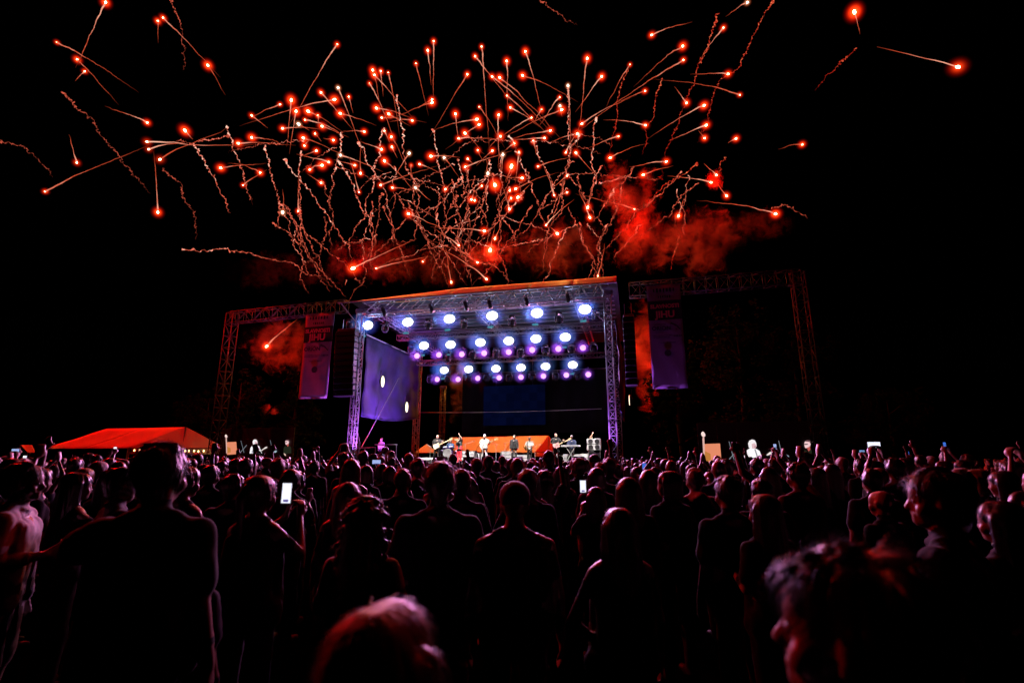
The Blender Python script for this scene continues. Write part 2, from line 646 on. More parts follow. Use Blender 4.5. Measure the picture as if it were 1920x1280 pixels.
def build_videowall():
    d = 10.6
    a0, z1 = AZ(907, 724, d); a1, z0 = AZ(1023, 796, d)
    t = empty("video_wall", S(a0, d, z0), STAGE_ROT, "dim navy blue video wall hanging at the back of the stage", "screen")
    w, h = a1 - a0, z1 - z0
    nx, ny = 8, 5
    for i in range(nx):
        for j in range(ny):
            k = 0.75 + 0.5 * ((i * 7 + j * 3) % 5) / 5 + (0.25 if i < 3 else 0)
            k = round(k, 1)
            m = glow(f"navy video panel {k}", (0.0007 * k, 0.0018 * k, 0.013 * k), 1.0)
            MB().bbox((w * (i + .5) / nx, 0, h * (j + .5) / ny), (w / nx - 0.012, 0.10, h / ny - 0.012), bev=0.008).build("panel", m, t)
    MB().box((w / 2, 0.12, h / 2), (w - 0.05, 0.06, h - 0.05)).build("frame", M_black, t)
    for x in (w * .2, w * .8):
        MB().tube((x, 0.1, h), (x, 0.1, h + 3.2), 0.015).build("hanging_wire", M_cable, t)
build_videowall()

# taut wire across the stage and the bright diagonal pole by the tower
w0 = Q(785, 773, 9.6); w1 = Q(1128, 766, 9.6)
wire = MB(); pts = [w0.lerp(w1, i / 14) + UP * (-0.10 * math.sin(math.pi * i / 14)) for i in range(15)]
wire.path([p - w0 for p in pts], [0.022] * 15, 5)
o = wire.build("tension_wire", M_alu); o.location = w0
tag(o, "thin bright wire stretched across the stage below the video wall", "wire")
g0 = Q(678, 838, 0.8); g1 = Q(748, 708, 4.5)
o = MB().tube((0, 0, 0), g1 - g0, 0.035, 0.03).build("diagonal_brace", M_alu); o.location = g0
tag(o, "bright diagonal brace rising in front of the purple scrim", "brace")

# ================================================================ stage lamps
M_white_lens = glow("white lamp lens", (0.90, 0.95, 1.0), 5.0)
M_purple_lens = glow("purple lamp lens", (0.80, 0.30, 1.0), 2.3)
M_lens_ghost = glow("cyan lens ghost", (0.10, 0.45, 0.55), 0.55)  # lens ghost below each white lamp, its glow put in as emission
M_yoke = mat("grey lamp casing", (0.20, 0.20, 0.22), 0.4, 0.5)
POW_WHITE, POW_PURPLE = 280.0, 80.0
COL_WHITE = (0.24, 0.38, 1.0)
COL_PURPLE = (0.60, 0.22, 1.0)
COL_BEAM = (0.92, 0.32, 1.0)
BEAM_WHITE, BEAM_PURPLE = 2300.0, 1700.0

def make_lamp(name, rx, rz, lens_mat, display=True):  # display adds a lens ghost below the lamp
    t = empty(name)
    hb = MB()
    prof = [(0.55, 0.55), (0.75, 0.35), (0.95, 0.12), (1.06, 0.0), (1.06, -0.05)]
    seg = 24
    vs_, fs = [], []
    for s, y in prof:
        for i in range(seg):
            a = 2 * math.pi * i / seg
            vs_.append((rx * s * math.cos(a), y * rx * 1.5, rz * s * math.sin(a)))
    for k in range(len(prof) - 1):
        for i in range(seg):
            j = (i + 1) % seg
            fs.append((k * seg + i, k * seg + seg + i, k * seg + seg + j, k * seg + j))
    fs.append(tuple(range(seg)))
    hb.add(vs_, fs)
    hb.build("housing", M_yoke, t, True)
    lb = MB()
    vs_ = [(0, -0.06, 0)] + [(rx * math.cos(2 * math.pi * i / seg), -0.045 * 1, rz * math.sin(2 * math.pi * i / seg)) for i in range(seg)]
    vs_ += [(rx * .97 * math.cos(2 * math.pi * i / seg), 0.02, rz * .97 * math.sin(2 * math.pi * i / seg)) for i in range(seg)]
    fs = [(0, 1 + (i + 1) % seg, 1 + i) for i in range(seg)]
    fs += [(1 + i, 1 + (i + 1) % seg, 1 + seg + (i + 1) % seg, 1 + seg + i) for i in range(seg)]
    lb.add(vs_, fs)
    lb.build("lens", lens_mat, t, True)
    y = MB()
    for s in (-1, 1):
        y.path([(s * rx * 1.13, 0.12, -0.02), (s * rx * 1.16, 0.12, rz * 0.8), (s * rx * 1.0, 0.12, rz * 1.35), (0, 0.12, rz * 1.45)], [0.035] * 4, 6)
    y.build("yoke", M_yoke, t)
    MB().bbox((0, 0.14, rz * 1.45 + 0.10), (rx * 1.2, 0.26, 0.16), bev=0.02).build("base", M_black, t)
    MB().bbox((0, 0.14, rz * 1.45 + 0.24), (0.09, 0.12, 0.14), bev=0.01).build("clamp", M_steel, t)
    if display:  # adds the lens ghost as a glowing box on a made-up stalk
        MB().bbox((-rx * .35, 0.02, -rz - 0.46), (0.40, 0.05, 0.13), bev=0.01).build("display", M_lens_ghost, t)  # the lens ghost, put in as a glowing box
        MB().tube((-rx * .35, 0.08, -rz - 0.40), (-rx * .35, 0.12, -rz * 0.9), 0.018).build("ghost_stalk", M_black, t)
    return t

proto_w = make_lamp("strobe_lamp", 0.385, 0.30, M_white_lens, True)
proto_p = make_lamp("wash_lamp", 0.20, 0.20, M_purple_lens, False)
first_w = first_p = True
row_word = {"front": "on the front truss", "middle": "on the middle truss", "rear": "on the rear truss"}
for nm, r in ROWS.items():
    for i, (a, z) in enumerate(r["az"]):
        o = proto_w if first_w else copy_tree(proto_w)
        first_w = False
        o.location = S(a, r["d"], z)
        o.rotation_euler = (0, 0, STAGE_ROT)
        sc = {"front": 1.0, "middle": 0.98, "rear": 0.93}[nm]
        o.scale = (sc, sc, sc)
        tag(o, f"blazing white lamp {row_word[nm]}, {ORD[i]} from the drum side", "stage lamp", f"white lamps {row_word[nm]}")
        lamp("lamp_light", 'SPOT', S(a, r["d"] - 0.30, z), POW_WHITE, COL_WHITE, 0.05, None, S(a, r["d"] - 10, z - 2.5), R(150), 0.5)
        if i > 0: lamp("beam_light", 'SPOT', S(a, r["d"] - 0.32, z), BEAM_WHITE, COL_BEAM, 0.05, None, S(a * 1.5 - 4.3, -30.0, 1.7), R(70), 0.35)
for nm, r in PURPLE.items():
    az = [AZ(px, py, r["d"]) for px, py in r["px"]]
    for i, (a, z) in enumerate(az):
        o = proto_p if first_p else copy_tree(proto_p)
        first_p = False
        o.location = S(a, r["d"], z)
        o.rotation_euler = (0, 0, STAGE_ROT)
        tag(o, f"small violet lamp hung below the {nm} truss, {ORD[i]} from the drum side", "stage lamp", f"violet lamps {row_word[nm]}")
        lamp("lamp_light", 'SPOT', S(a, r["d"] - 0.22, z), POW_PURPLE, COL_PURPLE, 0.05, None, S(a, r["d"] - 10, z - 3), R(150), 0.5)
        if i % 2 == 1: lamp("beam_light", 'SPOT', S(a, r["d"] - 0.24, z), BEAM_PURPLE, COL_PURPLE, 0.05, None, S(a * 1.5 - 4.3, -30.0, 1.7), R(70), 0.35)

# unlit moving heads hanging between the lit lamps
M_head = mat("chrome lamp head", (0.42, 0.43, 0.46), 0.25, 0.8)
def make_moving_head():
    t = empty("moving_head_lamp")
    MB().bbox((0, 0, 0.42), (0.36, 0.28, 0.16)).build("base", M_black, t)
    y = MB()
    y.path([(-0.05, 0, 0.34), (-0.24, 0, 0.28), (-0.26, 0, 0.0), (-0.22, 0, -0.16)], [0.05, 0.055, 0.05, 0.035], 8)
    y.build("arm", M_head, t, True)
    y = MB()
    y.path([(0.05, 0, 0.34), (0.24, 0, 0.28), (0.26, 0, 0.0), (0.22, 0, -0.16)], [0.05, 0.055, 0.05, 0.035], 8)
    y.build("arm", M_head, t, True)
    MB().lathe((0, 0.1, 0.12), (0, -0.35, -1), [(0.10, -0.06), (0.17, 0.0), (0.18, 0.2), (0.15, 0.36), (0.14, 0.37), (0.12, 0.34), (0.02, 0.32)], 20).build("head", M_black, t, True)
    return t
proto_h = make_moving_head()
spots = []
for row, d, pxs in (("front", 0.7, [(655, 612), (722, 618), (803, 612), (870, 610), (960, 606), (1048, 600), (1118, 596)]),
                    ("middle", 4.7, [(771, 658), (840, 672), (886, 668), (930, 666), (976, 664), (1023, 660), (1072, 657), (1114, 655)]),
                    ("rear", 8.7, [(806, 714), (840, 713), (878, 712), (913, 711), (955, 711), (998, 709), (1042, 708), (1083, 707)])):
    for i, (px, py) in enumerate(pxs):
        a, z = AZ(px, py, d)
        o = proto_h if not spots else copy_tree(proto_h)
        spots.append(o)
        o.location = S(a, d, z + 0.05)
        o.rotation_euler = (0, 0, STAGE_ROT + random.uniform(-.3, .3))
        tag(o, f"unlit moving head lamp below the {row} truss, {ORD[i]} from the drum side", "stage lamp", f"unlit heads below the {row} truss")

# front key lamps over the stage edge that light the band
def make_key(name):
    t = empty(name)
    MB().lathe((0, 0, 0), (0, 1, -0.75), [(0.07, -0.3), (0.11, -0.25), (0.12, 0.1), (0.15, 0.2), (0.15, 0.34), (0.12, 0.30)], 16).build("barrel", M_black, t, True)
    MB().path([(-0.17, 0, 0), (-0.17, 0, 0.3), (0.17, 0, 0.3), (0.17, 0, 0)], [0.018] * 4, 5).build("yoke", M_steel, t)
    MB().bbox((0, 0, 0.36), (0.08, 0.08, 0.12)).build("clamp", M_steel, t)
    return t
key0 = make_key("profile_spotlight")
kz = ROOFZ - 0.2
KEYS = [(2.2, (3.8, 2.6)), (5.6, (6.3, 2.6)), (8.0, (7.6, 1.3)), (9.6, (9.6, 2.2)), (12.0, (11.2, 2.4)), (14.6, (14.2, 2.6))]
for i, (a, (ta, td)) in enumerate(KEYS):
    o = key0 if i == 0 else copy_tree(key0)
    p = S(a, -0.9, kz)
    o.location = p; o.rotation_euler = (0, 0, STAGE_ROT)
    tag(o, f"black profile spotlight under the roof eave, {ORD[i]} from the drum side", "spotlight", "profile spotlights under the eave")
    pw = 70000.0 if i == 2 else 26000.0
    lamp("key_light", 'SPOT', p + SV * 0.35 - UP * 0.3, pw, (1.0, 0.90, 0.82), 0.08, None, S(ta, td, DECK + 1.1), R(22 if i == 2 else 30), 0.6)

# violet uplights at the tower feet
def uplight(a, d, z, ta, td, tz, power, label, cone=70):
    p = S(a, d, z)
    t = empty("floor_uplight", p, STAGE_ROT, label, "stage lamp")
    MB().bbox((0, 0, 0.04), (0.30, 0.22, 0.08)).build("base", M_black, t)
    MB().lathe((0, 0, 0.18), (0, 0, 1), [(0.07, -0.08), (0.13, -0.04), (0.14, 0.08), (0.13, 0.09)], 18).build("housing", M_black, t, True)
    MB().lathe((0, 0, 0.25), (0, 0, 1), [(0.12, 0.0), (0.11, 0.015), (0.02, 0.02)], 18).build("lens", M_purple_lens, t)
    for s in (-1, 1):
        MB().tube((s * 0.15, 0, 0.06), (s * 0.15, 0, 0.22), 0.012).build("arm", M_steel, t)
    lamp("uplight_light", 'SPOT', p + UP * 0.34, power, (0.55, 0.14, 1.0), 0.1, None, S(ta, td, tz), R(cone), 0.8)
uplight(1.0, -0.25, DECK, -0.05, 0.0, DECK + 2.2, 4200, "violet uplight on the deck beside the scrim side tower", 60)
uplight(SW - 1.0, -0.25, DECK, SW + 0.05, 0.0, DECK + 2.2, 4200, "violet uplight on the deck beside the keyboard side tower", 60)
uplight(1.9, 2.2, DECK, 0.35, 3.0, DECK + 3.0, 7000, "violet uplight on the deck aimed at the purple scrim", 95)
uplight(SW - 1.6, 3.0, DECK, SW, 5.0, DECK + 4.5, 160, "violet uplight on the deck aimed at the edge on scrim", 80)

def banner_fill_lamp(px, d, tpx, tpy, power, label):  # added lamps stand in for stage light spilling onto the banners
    a, _ = AZ(px, 860, d)
    ta, tz = AZ(tpx, tpy, -0.75)
    uplight(a, d, 0.0, ta, -0.75, tz, power, label, 34)
banner_fill_lamp(596, -2.4, 594, 690, 420, "added violet fill lamp on the ground below the narrow banner")
banner_fill_lamp(1250, -2.4, 1250, 660, 300, "added violet fill lamp on the ground below the larger banner")

# ================================================================ outer frames left and right of the stage
def wing(side, beam0, beam1, post_top, post_foot, label_b, label_p, bays):
    d = 0.0
    p0 = Q(*beam0, d); p1 = Q(*beam1, d)
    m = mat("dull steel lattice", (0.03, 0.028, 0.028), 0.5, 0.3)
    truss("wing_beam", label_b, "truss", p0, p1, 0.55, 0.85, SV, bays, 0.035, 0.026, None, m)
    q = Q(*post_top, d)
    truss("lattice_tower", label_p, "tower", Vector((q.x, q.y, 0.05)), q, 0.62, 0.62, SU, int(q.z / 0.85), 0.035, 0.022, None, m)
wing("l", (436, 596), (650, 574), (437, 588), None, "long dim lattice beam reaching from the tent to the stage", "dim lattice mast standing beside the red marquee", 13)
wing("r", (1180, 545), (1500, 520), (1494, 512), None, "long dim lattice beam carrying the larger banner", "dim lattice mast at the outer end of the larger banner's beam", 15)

# ---------------------------------------------------------------- banners
def text_mesh(s, size, bold=0.0, extr=0.004):
    cu = bpy.data.curves.new("lettering", 'FONT')
    cu.body = s
    cu.size = size
    cu.align_x = 'CENTER'
    cu.offset = bold
    cu.extrude = extr
    cu.resolution_u = 3
    o = bpy.data.objects.new("lettering", cu)
    COL.objects.link(o)
    dg = bpy.context.evaluated_depsgraph_get()
    me = bpy.data.meshes.new_from_object(o.evaluated_get(dg))
    bpy.data.objects.remove(o)
    return me

def banner(tlpx, brpx, brx_top, d, label, tint):
    a0, z1 = AZ(tlpx[0], tlpx[1], d)
    a1, z0 = AZ(brpx[0], brpx[1], d)
    w, h = a1 - a0, z1 - z0
    t = empty("banner", S(a0, d, z0), STAGE_ROT, label, "banner")
    n, m = 10, 24
    def yy(u, v): return 0.05 * math.sin(u * 5 + v * 2) * (1 - v * 0.6) + 0.02 * math.sin(u * 11 + v * 17)
    vs_ = [(w * i / n, yy(i / n, j / m), h * j / m) for i in range(n + 1) for j in range(m + 1)]
    fs = []
    for i in range(n):
        for j in range(m):
            k = i * (m + 1) + j
            fs.append((k, k + m + 1, k + m + 2, k + 1))
    mb = MB(); mb.add(vs_, fs)
    cl = mat("banner cloth " + tint[0], tint[1], 0.8, vary=0.1, scale=1.2)
    mb.build("cloth", cl, t, True).modifiers.new("thickness", 'SOLIDIFY').thickness = 0.008
    # dark band with the festival's name
    dark = mat("banner print black", (0.012, 0.010, 0.012), 0.8)
    mb = MB()
    vs_ = [(w * i / n, yy(i / n, v) - 0.012, h * v) for i in range(n + 1) for v in (0.655, 0.695, 0.735, 0.775, 0.815, 0.845)]
    fs = []
    for i in range(n):
        for j in range(5):
            k = i * 6 + j
            fs.append((k, k + 6, k + 7, k + 1))
    mb.add(vs_, fs)
    mb.build("name_band", dark, t, True)
    def put(s, cx, cz, size, m_, bold=0.0, nm="lettering"):
        me = text_mesh(s, size, bold)
        o = bpy.data.objects.new(nm, me)
        me.materials.append(m_)
        COL.objects.link(o); o.parent = t
        o.location = (w * cx, -0.11, h * cz)
        o.rotation_euler = (R(90), 0, 0)
        return o
    red = mat("banner print red", (0.95, 0.16, 0.20), 0.7)
    put("SLAVNOSTI", 0.5, 0.768, w * 0.165, red, w * 0.008)
    put("JIHU", 0.5, 0.675, w * 0.29, red, w * 0.010)
    grey = mat("banner print grey", (0.06, 0.045, 0.07), 0.8)
    # lines of print too dim to read, laid as the dark strokes the photograph shows
    def strokes(x0, x1, zc, hh, n, m_, bold):
        mb = MB()
        for i in range(n):
            x = x0 + (x1 - x0) * (i + 0.5) / n
            ww = (x1 - x0) / n * (0.62 if i % 3 else 0.42)
            mb.box((w * x, -0.11, h * zc), (w * ww, 0.006, h * hh * (1.0 if i % 2 else 0.82)))
        tag(mb.build("print_strokes", m_, t), kind="stuff")
    strokes(0.16, 0.84, 0.945, 0.042, 7, dark, 1)
    strokes(0.30, 0.70, 0.880, 0.026, 6, dark, 1)
    put("ORION", 0.36, 0.553, w * 0.17, grey, w * 0.007)
    strokes(0.14, 0.50, 0.608, 0.010, 9, grey, 0)
    # mountain shaped emblem beside the name
    MB().slab([(w * .60, 0, h * .60), (w * .66, 0, h * .625), (w * .80, 0, h * .60), (w * .92, 0, h * .555), (w * .90, 0, h * .545), (w * .78, 0, h * .585), (w * .66, 0, h * .605)], (0, -1, 0), 0.008).build("emblem", grey, t).location = (0, -0.10, 0)
    strokes(0.08, 0.64, 0.500, 0.011, 15, grey, 0)
    strokes(0.08, 0.60, 0.482, 0.011, 13, grey, 0)
    strokes(0.70, 0.94, 0.492, 0.020, 5, grey, 0)
    strokes(0.28, 0.74, 0.430, 0.012, 11, grey, 0)
    c = MB(); c.lathe((w * .5, -0.10, h * .33), (0, -1, 0), [(w * .10, 0), (w * .10, .008), (w * .075, .009), (w * .075, 0.004), (0.01, .004)], 18)
    c.build("emblem", grey, t)
    MB().tube((-0.1, 0, h + 0.02), (w + 0.1, 0, h + 0.02), 0.03).build("top_pole", M_steel, t)
    MB().tube((0, 0, 0.0), (w, 0, 0.0), 0.02).build("bottom_pole", M_steel, t)
banner((574, 590), (614, 746), None, -0.75, "narrow maroon lit banner with red lettering hung from the beam by the tent side", ("rose", (0.42, 0.30, 0.36)))
banner((1212, 537), (1290, 727), None, -0.75, "larger dim violet banner with red lettering beyond the keyboard side tower", ("violet", (0.34, 0.26, 0.40)))

# ---------------------------------------------------------------- hung loudspeaker arrays
def speaker_array(px0, px1, py0, py1, d, n, label):
    a0, z1 = AZ(px0, py0, d); a1, z0 = AZ(px1, py1, d)
    ac, w, h = (a0 + a1) / 2, (a1 - a0), z1 - z0
    t = empty("speaker_array", S(ac, d, z0), STAGE_ROT, label, "loudspeaker")
    bh = h / n
    for k in range(n):
        f = k / (n - 1)
        off = 0.55 * (1 - f) ** 2.0
        mb = MB()
        mb.bbox((0, off * 0.5 + 0.1, bh * (k + .5)), (w, 0.7, bh - 0.03), bev=0.03)
        c = mb.build("cabinet", M_black, t)
        MB().bbox((0, off * 0.5 - 0.262, bh * (k + .5)), (w - 0.08, 0.02, bh - 0.09), bev=0.006).build("grille", mat("speaker grille", (0.02, 0.02, 0.022), 0.35, 0.6), c)
    MB().bbox((0, 0.15, h + 0.1), (w * 0.9, 0.6, 0.12)).build("fly_frame", M_steel, t)
    for s in (-0.3, 0.3):
        MB().tube((s * w, 0.15, h + 0.1), (s * w, 0.15, h + 0.9), 0.02).build("chain", M_steel, t)
speaker_array(633, 661, 622, 742, -0.6, 11, "black hung line of loudspeakers between the narrow banner and the stage")
speaker_array(1167, 1196, 595, 722, -0.6, 11, "black hung line of loudspeakers between the stage and the larger banner")

# ================================================================ live picture screens beside the stage
def live_screen(mapper, px0, px1, py0, label, d):
    a0, z1 = AZ(px0, py0, d); a1, _ = AZ(px1, py0, d)
    z0 = 0.9
    t = empty("video_screen", S(a0, d, z0), STAGE_ROT, label, "screen")
    w, h = a1 - a0, z1 - z0
    nx = 6; ny = 4
    blk = mat("black led panel", (0.004, 0.004, 0.005), 0.6, emit=(0.25, 0.02, 0.02), strength=0.002)
    for i in range(nx):
        for j in range(ny):
            MB().bbox((w * (i + .5) / nx, 0.06, h * (j + .5) / ny), (w / nx - 0.01, 0.10, h / ny - 0.01), bev=0.006).build("panel", blk, t)
    for x in (0.2, w - 0.2):
        MB().tube((x, 0.2, -0.9), (x, 0.2, h), 0.05).build("leg", M_steel, t)
    inv = Matrix.Rotation(-STAGE_ROT, 3, 'Z')
    o0 = S(a0, d, z0)
    layer = [0]
    def poly(name, pts, col, st, parent=t):
        layer[0] += 1
        yoff = -0.004 * layer[0] - 0.002
        q = []
        for x, y in pts:
            X, Y = mapper(x, y)
            aa, zz = AZ(X, Y, d)
            q.append((aa - a0, yoff, zz - z0))
        m = glow("screen picture %s" % (col,), col, st)
        return MB().slab(q, (0, 1, 0), 0.002).build(name, m, parent)
    W = (1.0, 0.97, 1.0)
    pic = poly("picture", [(1320, 832), (1350, 831), (1353, 868), (1321, 870)], (0.92, 0.30, 0.16), 0.85)
    poly("picture_shade", [(1321, 845), (1332, 850), (1333, 862), (1321, 866)], (0.75, 0.28, 0.06), 0.7, pic)
    poly("picture_arm", [(1317, 822), (1320.5, 821), (1321, 835), (1322, 865), (1319, 866), (1318, 840)], (0.95, 0.55, 0.48), 0.8, pic)
    poly("picture_hand", [(1315, 811), (1317, 808.5), (1319.5, 809.5), (1322, 813), (1322.5, 817), (1319, 819), (1316, 817), (1314.5, 814)], (1.0, 0.72, 0.66), 1.0, pic)
    poly("picture_wrist", [(1317.5, 818), (1320.5, 818), (1320.5, 821.5), (1317.3, 821.5)], (0.85, 0.5, 0.46), 0.9, pic)
    # singer in white
    poly("picture_shirt", [(1393, 866), (1396, 849), (1401, 843), (1406, 840), (1418, 841), (1424, 845), (1428, 856), (1432, 866)], W, 1.0, pic)
    poly("picture_head", [(1404, 839), (1402.5, 831), (1405, 825.5), (1410, 823.5), (1415, 825), (1417.5, 830), (1418.5, 836), (1415, 841), (1408, 841)], (1.0, 0.93, 0.95), 0.95, pic)
    poly("picture_face", [(1409, 832), (1414, 830), (1418, 834), (1417.5, 838), (1415, 841), (1410, 840)], (0.95, 0.62, 0.66), 0.8, pic)
    poly("picture_mouth", [(1414, 836.5), (1418, 836), (1418, 837.2), (1414, 837.6)], (0.5, 0.1, 0.15), 0.6, pic)
    poly("picture_strap", [(1414, 842), (1416.5, 842), (1421, 856), (1419, 857)], (0.45, 0.45, 0.5), 0.6, pic)
    poly("picture_guitar", [(1411, 858), (1421, 856), (1428, 860), (1432, 866), (1412, 866)], (0.02, 0.015, 0.02), 0.2, pic)
    poly("picture_sleeve", [(1400, 858.5), (1411, 858.2), (1411, 864.5), (1401, 865)], (0.55, 0.55, 0.70), 0.7, pic)
    poly("picture_neck", [(1430, 857), (1438, 851), (1443, 847), (1449, 845.5), (1449.5, 849), (1443, 852), (1438, 854), (1431.5, 859)], (1.0, 0.88, 0.84), 0.9, pic)
    # microphone stands
    for pts in (((1361, 866), (1383, 842), (1385, 840), (1385.3, 841.4), (1362, 867)), ((1366, 827), (1366.8, 827), (1377, 863), (1376, 864)),
                ((1459, 826), (1459.9, 826), (1468, 862), (1467, 862))):
        poly("picture_stand", pts, (0.42, 0.48, 0.56), 0.55, pic)
    poly("picture_cymbal", [(1470, 861), (1475, 858), (1480, 858), (1480, 861), (1475, 864)], (0.55, 0.75, 0.85), 0.7, pic)
    poly("picture_cymbal", [(1468, 850), (1474, 851), (1479, 855), (1478, 856), (1473, 853), (1468, 852)], (0.5, 0.6, 0.75), 0.6, pic)
    # man in a black shirt and glasses
    poly("picture_face", [(1507, 833), (1508, 828), (1512, 825), (1518, 826), (1519.5, 831), (1518, 836), (1514, 839), (1509.5, 840), (1508, 837)], (1.0, 0.66, 0.68), 0.9, pic)
    poly("picture_hair", [(1509, 827.5), (1512, 824.6), (1517, 825), (1520, 828), (1520, 833), (1518.2, 831), (1517, 828)], (0.25, 0.10, 0.12), 0.5, pic)
    poly("picture_glasses", [(1507, 832), (1513.5, 831.4), (1513.5, 833.2), (1507, 833.6)], (0.02, 0.01, 0.02), 0.3, pic)
    poly("picture_neck", [(1512, 839), (1518, 837), (1518.5, 846), (1515, 846)], (0.75, 0.14, 0.12), 0.7, pic)
    poly("picture_shirt", [(1502, 866), (1503, 848), (1508, 843), (1514, 847), (1519, 842), (1526, 847), (1527, 866)], (0.030, 0.040, 0.022), 0.5, pic)
    poly("picture_hand", [(1503, 867), (1504, 865), (1509, 868), (1510.5, 873), (1507, 873)], (0.95, 0.62, 0.52), 0.8, pic)
live_screen(lambda x, y: (x, y), 1306, 1536, 792, "large dark video screen showing the singer beside the larger banner", 0.55)
live_screen(lambda x, y: (424 + (x - 1318) * 0.593, 823 + (y - 823) * 0.62), 416, 552, 803, "smaller looking video screen showing the singer beside the marquee", 0.55)

# ================================================================ people
SKIN = [mat("skin fair", (0.46, 0.29, 0.24), 0.36, vary=0.08, scale=20), mat("skin tanned", (0.34, 0.20, 0.16), 0.36, vary=0.08, scale=20)]
HAIRM = {
    "dark": mat("dark brown hair", (0.011, 0.007, 0.005), 0.33, vary=0.4, scale=60, spec=0.36),
    "black": mat("black hair", (0.006, 0.005, 0.005), 0.33, vary=0.4, scale=60, spec=0.36),
    "brown": mat("brown hair", (0.022, 0.012, 0.007), 0.33, vary=0.4, scale=60, spec=0.36),
    "blond": mat("blond hair", (0.34, 0.25, 0.13), 0.42, vary=0.3, scale=60, spec=0.36),
    "grey": mat("grey hair", (0.45, 0.43, 0.42), 0.45, vary=0.2, scale=60, spec=0.36),
    "red": mat("auburn hair", (0.05, 0.014, 0.006), 0.35, vary=0.4, scale=60, spec=0.36),
    "white": mat("white hat cloth", (0.78, 0.76, 0.74), 0.7),
    "blue": mat("blue cap cloth", (0.03, 0.09, 0.34), 0.7, sheen=0.3),
}
CLOTH = {
    "black": mat("black cotton", (0.014, 0.014, 0.016), 0.85, spec=0.12, sheen=0.08, vary=0.3, scale=14),
    "navy": mat("navy cotton", (0.022, 0.028, 0.06), 0.85, spec=0.12, sheen=0.08, scale=14),
    "grey": mat("grey cotton", (0.13, 0.13, 0.14), 0.85, spec=0.12, sheen=0.08, scale=14),
    "white": mat("white cotton", (0.72, 0.70, 0.70), 0.85, spec=0.12, sheen=0.06, vary=0.08, scale=14),
    "red": mat("dark red cotton", (0.20, 0.03, 0.03), 0.85, spec=0.12, sheen=0.08, scale=14),
    "green": mat("olive cotton", (0.06, 0.07, 0.035), 0.85, spec=0.12, sheen=0.08, scale=14),
    "blue": mat("blue cotton", (0.05, 0.09, 0.20), 0.85, spec=0.12, sheen=0.08, scale=14),
    "denim": mat("denim", (0.045, 0.06, 0.11), 0.85, spec=0.12, sheen=0.06, scale=20),
    "khaki": mat("khaki cotton", (0.20, 0.16, 0.10), 0.85, spec=0.12, sheen=0.06, scale=14),
    "pink": mat("pale pink cotton", (0.50, 0.32, 0.34), 0.85, spec=0.12, sheen=0.06, scale=14),
    "scarlet": mat("scarlet legging", (0.55, 0.02, 0.03), 0.7, spec=0.12, scale=14),
}
SHOE = mat("dark shoe", (0.03, 0.025, 0.022), 0.5)

WORK = bpy.data.scenes.new("workshop")
def remesh(mb, voxel, smooth_it=4, smooth_f=0.5, name="body"):
    me = bpy.data.meshes.new(name)
    me.from_pydata(mb.v, [], mb.f)
    me.update()
    o = bpy.data.objects.new("work", me)
    WORK.collection.objects.link(o)
    m = o.modifiers.new("r", 'REMESH'); m.mode = 'VOXEL'; m.voxel_size = voxel; m.use_smooth_shade = True
    if smooth_it:
        s = o.modifiers.new("s", 'SMOOTH'); s.factor = smooth_f; s.iterations = smooth_it
    WORK.view_layers[0].update()
    dg = WORK.view_layers[0].depsgraph
    out = bpy.data.meshes.new_from_object(o.evaluated_get(dg))
    bpy.data.objects.remove(o)
    bpy.data.meshes.remove(me)
    out.name = name
    out.polygons.foreach_set("use_smooth", [True] * len(out.polygons))
    return out

def assign_by_nearest(out, mb, mats):
    kd = kdtree.KDTree(len(mb.v))
    for i, v in enumerate(mb.v): kd.insert(v, i)
    kd.balance()
    out.materials.clear()
    for m in mats: out.materials.append(m)
    idx = [mb.tag[kd.find(p.center)[1]] for p in out.polygons]
    out.polygons.foreach_set("material_index", idx)

def hand(mb, wrist, d, n, curl=0.3, spread=1.0, mi=0, side=1, r=0.0095):
    """palm, four unequal bent fingers and a thumb from the side of the palm"""
    d = Vector(d).normalized(); n = Vector(n); n = (n - d * n.dot(d)).normalized()
    s = d.cross(n).normalized() * side
    w = Vector(wrist)
    for off in (-0.026, -0.009, 0.009, 0.026):
        mb.capsule(w + s * off * 0.6 + d * 0.015, w + s * off + d * 0.085, 0.016, 0.014, mi, 8, rings=3)
    for off, L in ((-0.03, 0.068), (-0.0105, 0.08), (0.0105, 0.075), (0.03, 0.058)):
        p = w + s * off * spread + d * 0.088
        a1 = curl; a2 = curl * 2.0
        q = p + (d * math.cos(a1) + n * math.sin(a1)) * (L * 0.55) + s * off * 0.35 * spread
        t = q + (d * math.cos(a2) + n * math.sin(a2)) * (L * 0.5)
        mb.capsule(p, q, r * 1.1, r, mi, 8, rings=3)
        mb.capsule(q, t, r, r * 0.85, mi, 8, rings=3)
    p = w - s * 0.028 + d * 0.025
    q = p - s * 0.032 + d * 0.03 + n * 0.015
    t = q + d * 0.032 - s * 0.006 + n * 0.018
    mb.capsule(p, q, r * 1.4, r * 1.15, mi, 8, rings=3)
    mb.capsule(q, t, r * 1.15, r, mi, 8, rings=3)

